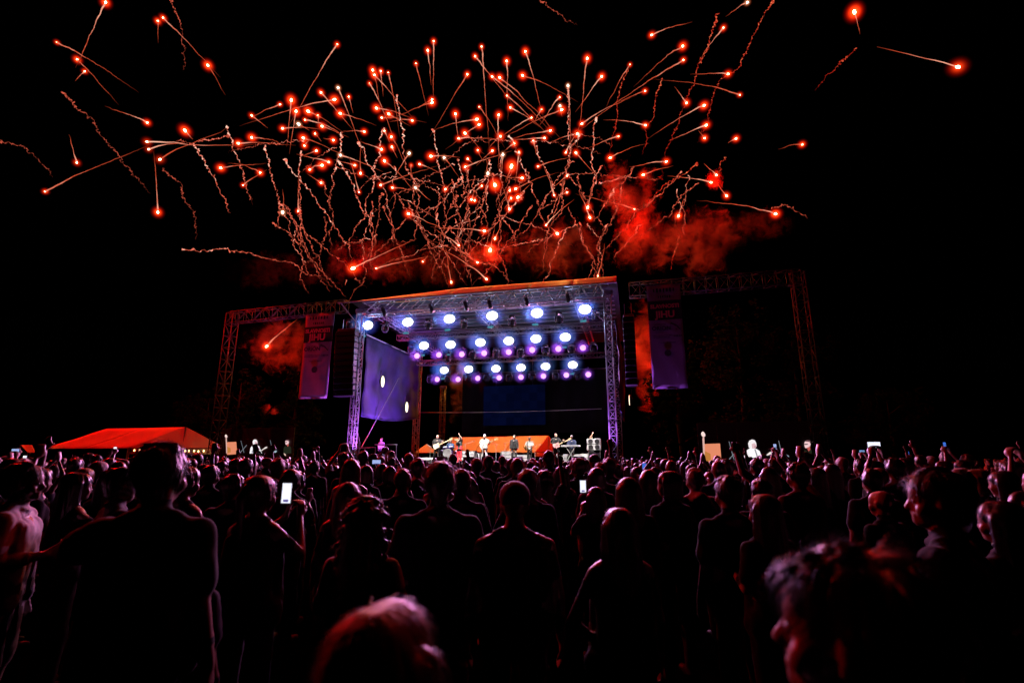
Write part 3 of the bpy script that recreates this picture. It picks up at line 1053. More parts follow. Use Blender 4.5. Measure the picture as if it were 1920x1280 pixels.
ARMS = {  # elbow, wrist, hand direction, palm normal, curl; x is mirrored for the other arm
    "down":   ((0.25, -0.03, 1.13), (0.27, 0.05, 0.89), (0.05, 0.15, -1), (-1, 0, 0), 0.35),
    "pocket": ((0.29, -0.08, 1.16), (0.20, 0.06, 0.98), (-0.3, 0.3, -1), (-1, 0, 0), 0.5),
    "bent":   ((0.26, -0.02, 1.15), (0.13, 0.22, 1.18), (-0.6, 0.6, 0.3), (-0.5, -0.5, 0), 0.6),
    "clap":   ((0.25, 0.12, 1.20), (0.05, 0.30, 1.38), (-0.1, 0.3, 1), (-1, 0, 0), 0.15),
    "up":     ((0.28, 0.10, 1.60), (0.25, 0.14, 1.86), (0.0, 0.05, 1), (0, 1, 0), 0.12),
    "upwide": ((0.42, 0.06, 1.58), (0.46, 0.10, 1.84), (0.12, 0.05, 1), (0, 1, 0), 0.12),
    "overhead": ((0.24, 0.10, 1.66), (0.07, 0.16, 1.88), (-0.2, 0.1, 1), (-1, 0, 0), 0.1),
    "phone":  ((0.26, 0.16, 1.25), (0.09, 0.36, 1.46), (-0.15, 0.2, 1), (-0.8, 0.3, 0), 0.7),
    "phonehigh": ((0.22, 0.20, 1.55), (0.07, 0.30, 1.80), (-0.1, 0.1, 1), (-0.8, 0.3, 0), 0.7),
    "out":    ((0.44, 0.02, 1.42), (0.68, 0.06, 1.45), (1, 0.1, 0.02), (0, 0, -1), 0.3),
    "hug":    ((0.42, 0.10, 1.31), (0.44, 0.34, 1.37), (-0.1, 1, 0.05), (0, 0, -1), 0.3),
    "hip":    ((0.36, -0.08, 1.17), (0.19, 0.02, 1.04), (-0.7, 0.3, -0.4), (-0.4, -1, 0), 0.5),
    "fret":   ((0.34, 0.10, 1.18), (0.42, 0.30, 1.24), (0.1, 0.3, 0.6), (-0.3, -0.8, 0), 0.9),
    "strum":  ((0.30, -0.06, 1.20), (0.08, 0.20, 1.06), (-0.9, 0.3, -0.2), (0, -0.8, 0.3), 0.5),
    "mic":    ((0.24, 0.10, 1.22), (0.06, 0.20, 1.46), (-0.3, -0.2, 0.8), (-0.4, -0.8, 0), 1.0),
    "keys":   ((0.27, 0.06, 1.18), (0.17, 0.34, 1.10), (-0.05, 1, -0.05), (0, 0, -1), 0.4),
    "sax":    ((0.28, 0.05, 1.18), (0.06, 0.24, 1.10), (-0.6, 0.5, 0), (0, -1, 0), 0.7),
}

def person_mesh(voxel, left="down", right="down", sex="m", top="shirt", legs="long", stance=0.10, lean=0.0, head_turn=0.0, head_tilt=0.0, seated=False, fingers=True, hood=False):
    """one continuous body, 1.75 m tall, facing +y; material slots: skin, top, bottom, shoe"""
    mb = MB()
    f = sex == "f"
    sw = 0.165 if f else 0.195           # shoulder half width
    hw = 0.10 if f else 0.092
    T, B, SK, SH = 1, 2, 0, 3
    bt = T
    # trunk
    mb.capsule((-hw, 0, 0.93), (hw, 0, 0.93), 0.125 if f else 0.118, mi=B, sc=(1, 0.92, 1.0))
    mb.capsule((-0.055, 0.0, 1.02), (-0.06, 0.0, 1.2), 0.098 if f else 0.108, 0.108 if f else 0.12, mi=bt)
    mb.capsule((0.055, 0.0, 1.02), (0.06, 0.0, 1.2), 0.098 if f else 0.108, 0.108 if f else 0.12, mi=bt)
    mb.capsule((-0.085, -0.005, 1.30), (0.085, -0.005, 1.30), 0.122 if not f else 0.112, mi=bt, sc=(1, 1, 1.05))
    if f: 
        for s in (-1, 1): mb.capsule((s * 0.075, 0.075, 1.27), (s * 0.07, 0.08, 1.285), 0.062, mi=bt)
    yk = SK if top == "bare" else T
    mb.capsule((-sw + 0.05, -0.01, 1.405), (sw - 0.05, -0.01, 1.405), 0.066, mi=yk)
    for s in (-1, 1):
        mb.capsule((s * (sw - 0.05), -0.015, 1.42), (s * 0.03, -0.015, 1.475), 0.048, 0.05, mi=yk)
        if top == "bare":                        # straps of a vest
            mb.capsule((s * 0.075, -0.075, 1.36), (s * 0.08, -0.02, 1.462), 0.024, 0.022, mi=T, seg=8, rings=3)
            mb.capsule((s * 0.08, -0.02, 1.462), (s * 0.075, 0.07, 1.36), 0.022, 0.024, mi=T, seg=8, rings=3)
    if top != "bare":                            # collar
        for k in range(10):
            a, b_ = 2 * math.pi * k / 10, 2 * math.pi * (k + 1) / 10
            mb.capsule((0.072 * math.cos(a), -0.012 + 0.068 * math.sin(a), 1.478 - 0.02 * math.sin(a)), (0.072 * math.cos(b_), -0.012 + 0.068 * math.sin(b_), 1.478 - 0.02 * math.sin(b_)), 0.015, mi=T, seg=6, rings=2)
    if hood:
        mb.capsule((-0.07, -0.085, 1.42), (0.07, -0.085, 1.42), 0.055, mi=T)
        mb.capsule((0, -0.10, 1.45), (0, -0.11, 1.36), 0.07, 0.05, mi=T)
    # the shirt hangs loose from shoulders to hips
    cw = 0.105 if f else 0.135
    hem = 0.86 if top != "bare" else 0.95
    for sx in (-1, 1):
        for sy in (-1, 1):
            mb.capsule((sx * cw, sy * 0.045 - 0.005, 1.34), (sx * (cw + 0.012), sy * 0.06, hem + 0.05), 0.072 if not f else 0.066, 0.070, mi=T)
    mb.capsule((-0.06, -0.055, 1.33), (-0.05, -0.07, hem + 0.06), 0.07, 0.068, mi=T)
    mb.capsule((0.06, -0.055, 1.33), (0.05, -0.07, hem + 0.06), 0.07, 0.068, mi=T)
    # neck and head, turned together
    mb.capsule((0, -0.02, 1.44), (0, 0.0, 1.56), 0.052 if f else 0.060, 0.05 if f else 0.056, mi=SK)
    hb = MB()
    hb.capsule((0, -0.025, 1.655), (0, 0.02, 1.655), 0.086, 0.080, mi=SK, sc=(0.93, 1.05, 1.1))
    hb.capsule((0, 0.035, 1.60), (0, 0.045, 1.565), 0.060, 0.050, mi=SK)
    hb.capsule((0, 0.075, 1.545), (0, 0.078, 1.55), 0.026, mi=SK)                     # chin
    hb.capsule((0, 0.098, 1.635), (0, 0.113, 1.603), 0.009, 0.014, mi=SK)             # nose
    hb.capsule((-0.034, 0.082, 1.652), (0.034, 0.082, 1.652), 0.014, mi=SK)           # brow
    hb.capsule((-0.018, 0.093, 1.573), (0.018, 0.093, 1.573), 0.010, mi=SK)           # lips
    for s in (-1, 1):
        hb.capsule((s * 0.048, 0.060, 1.60), (s * 0.045, 0.065, 1.59), 0.026, mi=SK)   # cheek
        hb.capsule((s * 0.083, -0.008, 1.635), (s * 0.081, -0.004, 1.60), 0.017, 0.013, mi=SK, sc=(0.6, 1, 1))
    Mh = Matrix.Translation((0, 0, 1.52)) @ Matrix.Rotation(head_turn, 4, 'Z') @ Matrix.Rotation(head_tilt, 4, 'X') @ Matrix.Translation((0, 0, -1.52))
    hb.v = [tuple(Mh @ Vector(v)) for v in hb.v]
    b = len(mb.v)
    mb.v += hb.v; mb.f += [tuple(b + i for i in q) for q in hb.f]; mb.m += hb.m; mb.tag += hb.tag
    # arms
    for s, pose in ((-1, left), (1, right)):
        el, wr, hd, hn, curl = ARMS[pose]
        sh = Vector((s * sw, -0.01, 1.40))
        el = Vector((s * (el[0] - 0.195 + sw), el[1], el[2])); wr = Vector((s * (wr[0] - (0.195 - sw)), wr[1], wr[2]))
        hd = Vector((s * hd[0], hd[1], hd[2])); hn = Vector((s * hn[0], hn[1], hn[2]))
        k = 0.86 if f else 1.0
        mb.capsule(sh, el, 0.050 * k, 0.041 * k, mi=SK)
        if top in ("shirt", "long"):
            mb.capsule(sh, sh.lerp(el, 0.66 if top == "shirt" else 1.0), 0.068 * k, 0.070 * k if top == "shirt" else 0.056 * k, mi=T)
        if top == "long":
            mb.capsule(el, el.lerp(wr, 0.95), 0.050 * k, 0.040 * k, mi=T)
        mb.capsule(el, wr, 0.042 * k, 0.028 * k, mi=SK)
        if fingers:
            hand(mb, wr, hd, hn, curl, 1.0, SK, s, max(0.0095, voxel * 0.75))
        else:
            hd = hd.normalized()
            mb.capsule(wr, wr + hd * 0.08, 0.03, 0.038, SK, 8, rings=3)
            mb.capsule(wr + hd * 0.08, wr + hd * 0.16, 0.036, 0.024, SK, 8, rings=3)
            mb.capsule(wr + hd * 0.03, wr + hd * 0.09 + hd.cross(hn).normalized() * 0.05 * s, 0.018, 0.014, SK, 8, rings=3)
    # legs
    for s in (-1, 1):
        if seated:
            hip, kn, an = Vector((s * 0.10, 0, 0.90)), Vector((s * 0.15, 0.40, 0.92)), Vector((s * 0.15, 0.42, 0.50))
        else:
            hip, kn, an = Vector((s * hw, 0, 0.90)), Vector((s * (stance + 0.01), 0.015, 0.48)), Vector((s * stance * 1.15, -0.015, 0.085))
        kk = 1.0
        mb.capsule(hip, kn, 0.092, 0.060, mi=B if legs != "bare" else SK)
        cut = {"long": 1.0, "shorts": 0.0, "skirt": 0.0, "bare": 0.0}[legs]
        mb.capsule(kn, an, 0.058, 0.040, mi=B if cut else SK)
        if legs == "long": mb.capsule(kn, an + Vector((0, 0, 0.02)), 0.066, 0.058, mi=B)
        if legs == "shorts": mb.capsule(hip, hip.lerp(kn, 0.85), 0.104, 0.088, mi=B)
        mb.capsule(an + Vector((0, -0.03, -0.035)), an + Vector((s * 0.01, 0.15, -0.045)), 0.044, 0.036, mi=SH)
    if legs == "skirt":
        for k in range(8):
            a = 2 * math.pi * k / 8
            mb.capsule((0.07 * math.cos(a), 0.05 * math.sin(a), 0.98), (0.15 * math.cos(a), 0.12 * math.sin(a), 0.56), 0.07, 0.055, mi=B)
    out = remesh(mb, voxel, 4 if voxel < 0.02 else 2, 0.5, "body")
    assign_by_nearest(out, mb, [SKIN[0], CLOTH["black"], CLOTH["denim"], SHOE])
    # folds in the cloth
    cl = set()
    for p in out.polygons:
        if p.material_index in (1, 2): cl.update(p.vertices)
    sd = (hash((left, right, sex, top, legs)) % 97) * 0.0 + (len(left) * 7 + len(right) * 3 + len(top)) * 1.7
    nv = {i: out.vertices[i].normal.copy() for i in cl}
    for i in cl:
        c = out.vertices[i].co
        q = Vector((c.x * 7 + c.z * 2.5 + sd, c.y * 7, c.z * 4 + c.x * 3))
        w = mnoise.noise(q) * 0.011 + abs(mnoise.noise(q * 2.7)) * 0.009
        out.vertices[i].co = c + nv[i] * w
    if lean:
        Ml = Matrix.Rotation(lean, 4, 'X')
        out.transform(Ml)
    return out, Mh

def hair_mesh(style, Mh, voxel=0.012, seed=1, strands=0, spread=0.012):
    mb = MB()
    rnd = random.Random(seed)
    if style == "bald": return None
    if style in ("cap", "hat"):
        mb.capsule((0, -0.02, 1.685), (0, 0.015, 1.685), 0.098, 0.094, sc=(0.98, 1.05, 0.95))
        if style == "cap":
            mb.capsule((0, 0.09, 1.695), (0, 0.165, 1.685), 0.055, 0.045, sc=(1.3, 1, 0.28))
        else:
            mb.capsule((0, -0.01, 1.70), (0, 0.01, 1.70), 0.15, 0.15, sc=(1, 1.05, 0.13))
    else:
        if style == "sleek":
            mb.capsule((0, -0.045, 1.668), (0, -0.012, 1.678), 0.092, 0.086, sc=(0.98, 1.05, 1.08))
            for k in range(7):                       # quiff swept up over the forehead
                x = -0.06 + 0.02 * k
                mb.capsule((x, 0.03, 1.735 - abs(x) * .35), (x * 1.05, 0.078, 1.742 - abs(x) * .45), 0.032, 0.026, seg=10, rings=3)
        else:
            mb.capsule((0, -0.040, 1.668), (0, 0.006, 1.672), 0.094, 0.086, sc=(0.98, 1.05, 1.08))
        mb.capsule((0, -0.062, 1.62), (0, -0.055, 1.58), 0.066, 0.052)
        for s in (-1, 1): mb.capsule((s * 0.068, -0.02, 1.65), (s * 0.072, -0.012, 1.62), 0.03, 0.018)
        if style == "short":
            for k in range(26):
                a = rnd.uniform(0, 2 * math.pi); e = rnd.uniform(0.5, 1.5)
                c = Vector((0.088 * math.cos(a) * math.cos(e), -0.015 + 0.105 * math.sin(a) * math.cos(e), 1.672 + 0.098 * math.sin(e)))
                mb.capsule(c, c + Vector((rnd.uniform(-.02, .02), rnd.uniform(-.03, .02), 0.006)), 0.016, 0.010, seg=8, rings=2)
        if style in ("long", "longopen"):
            for k in range(9):
                a = -math.pi * (0.06 + 0.88 * k / 8)
                x, y = 0.088 * math.cos(a), 0.095 * math.sin(a) - 0.008
                zb = 1.36 if style == "long" else 1.28
                mb.capsule((x * 0.92, y * 0.92, 1.66), (x * 1.05, y * 1.0 - 0.005, 1.50), 0.034, 0.036, seg=10)
                mb.capsule((x * 1.05, y * 1.0 - 0.005, 1.50), (x * 1.12 + rnd.uniform(-.01, .01), y * 1.05 - 0.02, zb + rnd.uniform(-.05, .05)), 0.036, 0.018, seg=10)
        if style == "bob":
            for k in range(9):
                a = -math.pi * (0.0 + 1.0 * k / 8)
                x, y = 0.09 * math.cos(a), 0.095 * math.sin(a) - 0.005
                mb.capsule((x * 0.92, y * 0.92, 1.66), (x * 1.1, y * 1.05, 1.52), 0.036, 0.026, seg=10)
        if style == "bun":
            mb.capsule((0, -0.10, 1.745), (0.0, -0.115, 1.755), 0.048)
        if style == "tail":
            mb.capsule((0, -0.125, 1.68), (0, -0.165, 1.62), 0.032, 0.034)
            mb.capsule((0, -0.165, 1.62), (0.01, -0.155, 1.38), 0.034, 0.014)
        if style == "curly":
            for k in range(170):
                a = rnd.uniform(-math.pi, 0) if k < 110 else rnd.uniform(0, 2 * math.pi)
                t = rnd.random()
                if k < 110:
                    r = 0.115 + 0.035 * t; z = 1.70 - 0.42 * t
                    c = Vector((r * math.cos(a), r * 0.9 * math.sin(a), z + rnd.uniform(-.02, .02)))
                else:
                    e = rnd.uniform(0.1, 1.5)
                    c = Vector((0.115 * math.cos(a) * math.cos(e), -0.015 + 0.115 * math.sin(a) * math.cos(e), 1.66 + 0.115 * math.sin(e)))
                mb.capsule(c, c + Vector((rnd.uniform(-.02, .02), rnd.uniform(-.02, .02), rnd.uniform(-.03, 0))), rnd.uniform(0.014, 0.026), seg=8, rings=2)
            mb.capsule((0, -0.07, 1.6), (0, -0.09, 1.40), 0.09, 0.10)
    out = remesh(mb, voxel, 2, 0.5, "hair")
    if style not in ("cap", "hat"):
        lock = 0.004 if strands else 0.009
        # locks: shallow furrows running down from the crown
        for v in out.vertices:
            x, y, z = v.co
            a = math.atan2(y + 0.015, x)
            d = Vector((x, y + 0.015, 0)).normalized() if abs(x) + abs(y) > 1e-4 else Vector((0, 0, 0))
            v.co = v.co + d * (lock * mnoise.noise(Vector((a * 9, z * 5, seed))) + 0.0035 * mnoise.noise(Vector((a * 30, z * 9, seed + 4))))
    if strands:
        vs_, fs = [tuple(v.co) for v in out.vertices], [tuple(p.vertices) for p in out.polygons]
        polys = list(out.polygons)
        n0 = len(vs_)
        for k in range(strands):
            p = polys[rnd.randrange(len(polys))]
            c = Vector(p.center); nrm = Vector(p.normal)
            crown = Vector((0, -0.03, 1.77))
            flow = (c - crown); flow = (flow - nrm * flow.dot(nrm))
            if flow.length < 1e-4: continue
            flow.normalize()
            flow = (flow + Vector((rnd.gauss(0, .16), rnd.gauss(0, .16), rnd.gauss(0, .12)))).normalized()
            L = rnd.uniform(0.03, 0.075)
            sd = flow.cross(nrm).normalized() * 0.0007
            pts = [c - nrm * 0.004, c + flow * L * 0.4 + nrm * rnd.uniform(0.2, 1.0) * spread * 0.8, c + flow * L * 0.8 + nrm * rnd.uniform(0.0, 1.0) * spread, c + flow * L + Vector((0, 0, -0.25 * L)) + nrm * rnd.uniform(-.2, .8) * spread]
            pts = [q - nrm * (((L * tt) ** 2) / 0.20) for q, tt in zip(pts, (0, .4, .8, 1.0))]
            b = len(vs_)
            for j, q in enumerate(pts):
                ww = 1.0 - 0.75 * j / 3
                vs_.append(tuple(q - sd * ww)); vs_.append(tuple(q + sd * ww))
            for j in range(3):
                fs.append((b + 2 * j, b + 2 * j + 1, b + 2 * j + 3, b + 2 * j + 2))
        me = bpy.data.meshes.new("hair"); me.from_pydata(vs_, [], fs); me.update()
        me.polygons.foreach_set("use_smooth", [True] * len(me.polygons))
        bpy.data.meshes.remove(out)
        out = me
    out.transform(Mh)
    return out

def eyes_for(t, Mh):
    """white and dark of each eye, set into the sockets"""
    for s in (-1, 1):
        c = Mh @ Vector((s * 0.033, 0.083, 1.631))
        d = (Mh.to_3x3() @ Vector((0, 1, 0)))
        e = MB().capsule(c - d * 0.002, c, 0.0115, seg=10).build("eye", EYE, t, True)
        MB().capsule(c + d * 0.0075, c + d * 0.008, 0.0052, seg=8).build("pupil", M_black, e, True)
EYE = mat("eye white", (0.55, 0.52, 0.50), 0.2)

def place_person(body_me, hair_me, loc, height, rz, label, group=None, skin=0, top="black", bottom="denim", hair="dark", share=True, hair_name="hair", cat="person"):
    t = empty("person", loc, rz, label, cat, group)
    k = height / 1.755
    t.scale = (k, k, k)
    def sub(nm, me, mats):
        o = bpy.data.objects.new(nm, me); COL.objects.link(o); o.parent = t
        for i, m in enumerate(mats):
            o.material_slots[i].link = 'OBJECT'
            o.material_slots[i].material = m
        return o
    sub("body", body_me, [SKIN[skin], CLOTH[top], CLOTH[bottom], SHOE])
    if hair_me is not None:
        if not hair_me.materials: hair_me.materials.append(HAIRM["dark"])
        sub(hair_name, hair_me, [HAIRM[hair]])
    return t

# ================================================================ the band
def stand(px, d):
    a, _ = AZ(px, 860, d)
    return S(a, d, DECK)
def performer(px, d, H, rz, label, body, hair_style, hair, top, bottom, skin=0, hair_name="hair", z=0.0, **kw):
    b, Mh = person_mesh(0.016, **body)
    h = hair_mesh(hair_style, Mh, 0.014, int(px))
    p = stand(px, d); p.z += z
    t = place_person(b, h, p, H, rz, label, None, skin, top, bottom, hair, hair_name=hair_name, cat="performer")
    eyes_for(t, Mh)
    return t
FACE = math.pi + STAGE_ROT            # facing the crowd
B = dict
performer(819, 2.6, 1.86, FACE + .15, "bassist in a black T-shirt with a pale guitar beside the drums", B(left="fret", right="strum", stance=.16), "bald", "dark", "black", "black")
performer(844, 4.6, 1.72, FACE + .2, "drummer in blue seated behind the drum kit", B(left="bent", right="phone", seated=True, top="long"), "short", "grey", "blue", "black", z=-0.10)
performer(861, 2.4, 1.70, FACE - .1, "woman singer in a black dress and red leggings, one fist raised high", B(sex="f", left="overhead", right="mic", legs="long", top="shirt"), "long", "dark", "black", "scarlet")
performer(908, 1.4, 1.80, FACE, "guitarist all in white at the centre of the stage", B(left="fret", right="strum", stance=.13, top="long"), "short", "grey", "white", "white")
performer(964, 2.2, 1.78, FACE, "singer in black standing with arms hanging beside the white guitarist", B(stance=.12, top="long"), "short", "dark", "black", "black")
performer(993, 2.8, 1.66, FACE + .2, "saxophonist in a white shirt and white hat", B(left="sax", right="sax", top="shirt"), "hat", "white", "white", "black", hair_name="hat")
performer(1043, 2.2, 1.86, FACE + .25, "tall bald guitarist in a black T-shirt near the keyboard", B(left="fret", right="strum", stance=.15), "bald", "dark", "black", "black")
performer(1073, 3.9, 1.78, FACE + .1, "keyboard player in a white cap and dark jacket", B(left="keys", right="keys", top="long"), "cap", "white", "navy", "black", hair_name="cap")
performer(1110, 2.8, 1.68, FACE + .9, "dancer in a dark dress with one arm up beside the speaker stack", B(sex="f", left="bent", right="overhead", legs="skirt", top="bare"), "long", "red", "black", "black")
performer(669, 1.6, 1.72, FACE - .5, "pale dressed dancer with one arm up beside the scrim side tower", B(sex="f", left="up", right="bent", legs="skirt", top="shirt"), "long", "brown", "pink", "pink")
performer(713, 3.6, 1.74, FACE - .2, "technician lit violet standing behind the side railing", B(left="bent", right="bent"), "short", "dark", "pink", "denim")

# ---------------------------------------------------------------- instruments
M_body = {"sunburst": mat("pale guitar body", (0.62, 0.50, 0.36), 0.25), "white": mat("white guitar body", (0.8, 0.78, 0.74), 0.25), "red": mat("rosy guitar body", (0.62, 0.30, 0.30), 0.25)}
M_neck = mat("maple neck", (0.55, 0.40, 0.24), 0.4)
def guitar(px, d, rz, kind, label, k=1.0, bass=False):
    base = stand(px, d)
    f = Matrix.Rotation(rz, 3, 'Z') @ Vector((0, 1, 0))
    p = base + f * 0.24 + UP * 1.10 * k
    t = empty("electric_guitar", p, rz, label, "guitar")
    out = [(-0.20, -0.03), (-0.22, -0.13), (-0.14, -0.19), (0.0, -0.15), (0.10, -0.17), (0.19, -0.13), (0.15, -0.05), (0.17, 0.04), (0.22, 0.11), (0.13, 0.12), (0.04, 0.10), (-0.06, 0.14), (-0.16, 0.15), (-0.22, 0.08)]
    tilt = Matrix.Rotation(R(24), 3, 'Y')
    fl = -1
    def w(x, z): 
        v = tilt @ Vector((x * fl, 0, z)); return Vector((v.x, v.y, v.z))
    ax = (w(1, 0), Vector((0, 1, 0)), w(0, 1))
    MB().slab([w(x, z) for x, z in out], (0, 1, 0), 0.045).build("body", M_body[kind], t)
    L = 0.80 if bass else 0.66
    MB().box(w(0.17 + L / 2, -0.01), (L, 0.03, 0.052), ax).build("neck", M_neck, t)
    hb = MB().slab([w(0.16 + L, -0.045), (w(0.18 + L + .2, -0.05)), w(0.18 + L + .22, 0.05), w(0.17 + L, 0.06)], (0, 1, 0), 0.025)
    hd = hb.build("headstock", M_neck, t)
    for i in range(4):
        MB().tube(w(0.22 + L + i * 0.045, 0.05), w(0.22 + L + i * 0.045, 0.085), 0.008).build("tuning_peg", M_alu, hd)
    MB().box(w(-0.08, -0.02) + Vector((0, 0.05, 0)), (0.05, 0.02, 0.08), ax).build("bridge", M_alu, t)
    MB().box(w(0.04, -0.01) + Vector((0, 0.05, 0)), (0.03, 0.02, 0.07), ax).build("pickup", M_black, t)
    st = MB().path([w(-0.22, 0.0), w(-0.2, 0.0) + Vector((0, -0.28, 0.25)), Vector((0.05, -0.36, 0.40)), w(0.2, 0.1) + Vector((0, -0.1, 0.22)), w(0.2, 0.1)], [0.012] * 5, 4)
    st.build("strap", M_black, t)
guitar(819, 2.6, FACE + .15, "sunburst", "pale bass guitar held by the bassist beside the drums", 1.02, True)
guitar(908, 1.4, FACE, "white", "white electric guitar held by the man in white")
guitar(1043, 2.2, FACE + .25, "red", "rosy electric guitar held by the tall bald man", 1.0)

def drum_kit():
    p = stand(841, 3.6)
    # riser the kit stands on
    r = empty("drum_riser", S(AZ(841, 860, 4.2)[0], 4.2, DECK), STAGE_ROT, "low pale edged platform under the drum kit", "platform")
    MB().bbox((0, 0, 0.17), (3.2, 2.6, 0.34)).build("platform", M_black, r)
    MB().box((0, -1.31, 0.26), (3.2, 0.02, 0.14)).build("front_trim", mat("pale trim", (0.7, 0.68, 0.7), 0.5), r)
    t = empty("drum_kit", p + UP * 0.34, STAGE_ROT, "drum kit with a dark bass drum and violet lit cymbals", "drum kit")
    shell = mat("purple drum shell", (0.10, 0.05, 0.20), 0.3, 0.2)
    head = mat("drum skin", (0.75, 0.73, 0.72), 0.5)
    MB().lathe((0, -0.25, 0.30), (0, 1, 0), [(0.28, 0), (0.30, 0.0), (0.30, 0.45), (0.28, 0.45)], 28).build("bass_drum", shell, t, True)
    MB().lathe((0, -0.262, 0.30), (0, 1, 0), [(0.275, 0), (0.275, 0.008)], 28).build("bass_drum_skin", M_black, t)
    MB().lathe((0, -0.27, 0.30), (0, 1, 0), [(0.31, 0.0), (0.31, 0.05), (0.28, 0.05), (0.28, 0.0)], 28).build("hoop", M_alu, t)
    for x, y, z, rr in ((-0.25, -0.05, 0.72, 0.15), (0.18, -0.05, 0.74, 0.16), (0.62, 0.15, 0.45, 0.20), (-0.55, 0.25, 0.50, 0.17)):
        dr = MB().lathe((x, y, z), (0.0, -0.25, 1), [(rr, -0.2), (rr, 0.0), (rr + .01, 0.0), (rr + .01, 0.02), (rr * .97, 0.02)], 22).build("drum", shell, t, True)
        MB().lathe((x, y, z), (0.0, -0.25, 1), [(rr * .96, 0.012), (rr * .96, 0.022)], 22).build("skin", head, dr)
        MB().tube((x, y + .05, z - 0.15), (x, y + .1, 0.0), 0.014).build("stand", M_alu, t)
    brass = mat("brass cymbal", (0.75, 0.60, 0.32), 0.25, 0.9)
    for x, y, z in ((-0.75, -0.05, 1.12), (0.75, -0.05, 1.18), (-0.95, 0.3, 0.85), (0.45, 0.35, 1.28)):
        MB().lathe((x, y, z), (0.1, -0.3, 1), [(0.24, -0.02), (0.2, -0.005), (0.05, 0.01), (0.03, 0.035), (0.005, 0.04)], 24).build("cymbal", brass, t, True)
        MB().tube((x, y, z), (x, y + .05, 0), 0.012).build("stand", M_alu, t)
    MB().lathe((0, 0.75, 0.42), (0, 0, 1), [(0.17, 0), (0.17, 0.07), (0.02, 0.08)], 18).build("stool", M_black, t)
    MB().tube((0, 0.75, 0.42), (0, 0.75, 0), 0.02).build("stool_post", M_alu, t)
drum_kit()

def keyboard():
    p0 = Q(1052, 836, 3.3); p1 = Q(1088, 835, 3.3)
    c = (p0 + p1) / 2
    L = (p1 - p0).length
    t = empty("stage_piano", Vector((c.x, c.y, DECK)), STAGE_ROT, "long silver keyboard on a crossed stand", "keyboard")
    h = 1.08
    MB().bbox((0, 0, h), (L, 0.36, 0.11), bev=0.015).build("case", mat("silver keyboard case", (0.62, 0.60, 0.66), 0.35, 0.4), t)
    MB().box((0, 0.08, h + 0.058), (L - 0.12, 0.16, 0.012)).build("white_keys", mat("white keys", (0.8, 0.79, 0.76), 0.3), t)
    bk = MB()
    n = 26
    for i in range(n):
        if i % 7 in (2, 6): continue
        bk.box((-L / 2 + 0.1 + (L - .2) * i / n, 0.05, h + 0.07), (0.014, 0.09, 0.014))
    tag(bk.build("black_keys", M_black, t), kind="stuff")
    for y in (-0.12, 0.12):
        for s in (-1, 1):
            MB().tube((-0.35 * s, y, 0.0), (0.30 * s, y, h - 0.06), 0.018).build("leg", mat("white stand tube", (0.7, 0.7, 0.72), 0.4), t)
keyboard()

def mic_stand(px, d, h, boom, label):
    p = stand(px, d)
    t = empty("microphone_stand", p, STAGE_ROT, label, "microphone")
    MB().lathe((0, 0, 0), (0, 0, 1), [(0.14, 0.0), (0.14, 0.02), (0.03, 0.035), (0.012, 0.05), (0.012, h), (0.001, h)], 16).build("pole", M_alu, t)
    tip = Vector((boom, 0.25, h + abs(boom) * 0.35))
    MB().tube((-boom * .3, -0.05, h - abs(boom) * .1), tip, 0.009).build("boom", M_alu, t)
    MB().capsule(tip, tip + Vector((0.0, 0.10, 0.02)), 0.018, 0.028, seg=10).build("microphone", M_steel, t, True)
mic_stand(905, 0.9, 1.35, 0.15, "microphone stand in front of the man in white")
mic_stand(930, 2.6, 1.20, -0.6, "tilted microphone stand behind the man in white")
mic_stand(872, 3.0, 1.25, 0.5, "microphone stand beside the woman with the raised fist")
mic_stand(947, 3.2, 1.30, 0.4, "microphone stand between the singer in black and the man in white")
mic_stand(1003, 2.2, 1.05, 0.3, "low microphone stand beside the saxophonist")
mic_stand(806, 3.2, 1.1, -0.35, "microphone stand at the drum side of the bassist")

def sax():
    p = stand(990, 2.5)
    t = empty("saxophone", p + UP * 1.0, FACE, "dark brass saxophone held by the player in the white hat", "saxophone")
    br = mat("dark brass", (0.20, 0.13, 0.05), 0.3, 0.9)
    MB().path([(0, 0, 0.40), (0, 0.04, 0.44), (0, 0.06, 0.38), (0.02, 0.07, 0.0), (0.05, 0.09, -0.16), (0.12, 0.13, -0.18), (0.16, 0.15, -0.08), (0.18, 0.17, 0.06)], [0.012, 0.012, 0.018, 0.034, 0.042, 0.05, 0.06, 0.10], 12).build("body", br, t, True)
    for i in range(5):
        MB().lathe((0.02, 0.10, 0.25 - i * 0.08), (0, 1, 0), [(0.02, 0), (0.02, 0.012), (0.004, 0.014)], 10).build("key", M_alu, t)
sax()

M_pale = mat("pale grey equipment", (0.45, 0.45, 0.48), 0.45, vary=0.15)
def rack(px, d, w, h, label, nm="equipment_case", z=0, m=None):
    p = stand(px, d)
    t = empty(nm, p + UP * z, STAGE_ROT, label, "case")
    MB().bbox((0, 0, h / 2 + 0.05), (w, 0.5, h - 0.02), bev=0.02).build("case", m or M_black, t)
    n = max(1, int(h / 0.22))
    for i in range(n):
        MB().bbox((0, -0.256, 0.08 + (h - 0.06) * (i + .5) / n), (w - 0.1, 0.02, h / n - 0.06), bev=0.004).build("front_panel", M_pale, t)
    for s in (-1, 1):
        MB().box((s * (w / 2 + 0.004), 0, h / 2 + 0.05), (0.02, 0.52, h)).build("edge_rail", M_alu, t)
        MB().tube((s * (w / 2 - .08), -0.1, 0.0), (s * (w / 2 - .08), 0.1, 0.0), 0.05, seg=10).build("caster", M_black, t)
rack(880, 3.6, 0.9, 0.75, "pale fronted amplifier between the woman singer and the man in white", "guitar_amplifier")
rack(893, 4.2, 0.7, 0.6, "second pale amplifier just behind the man in white", "guitar_amplifier")
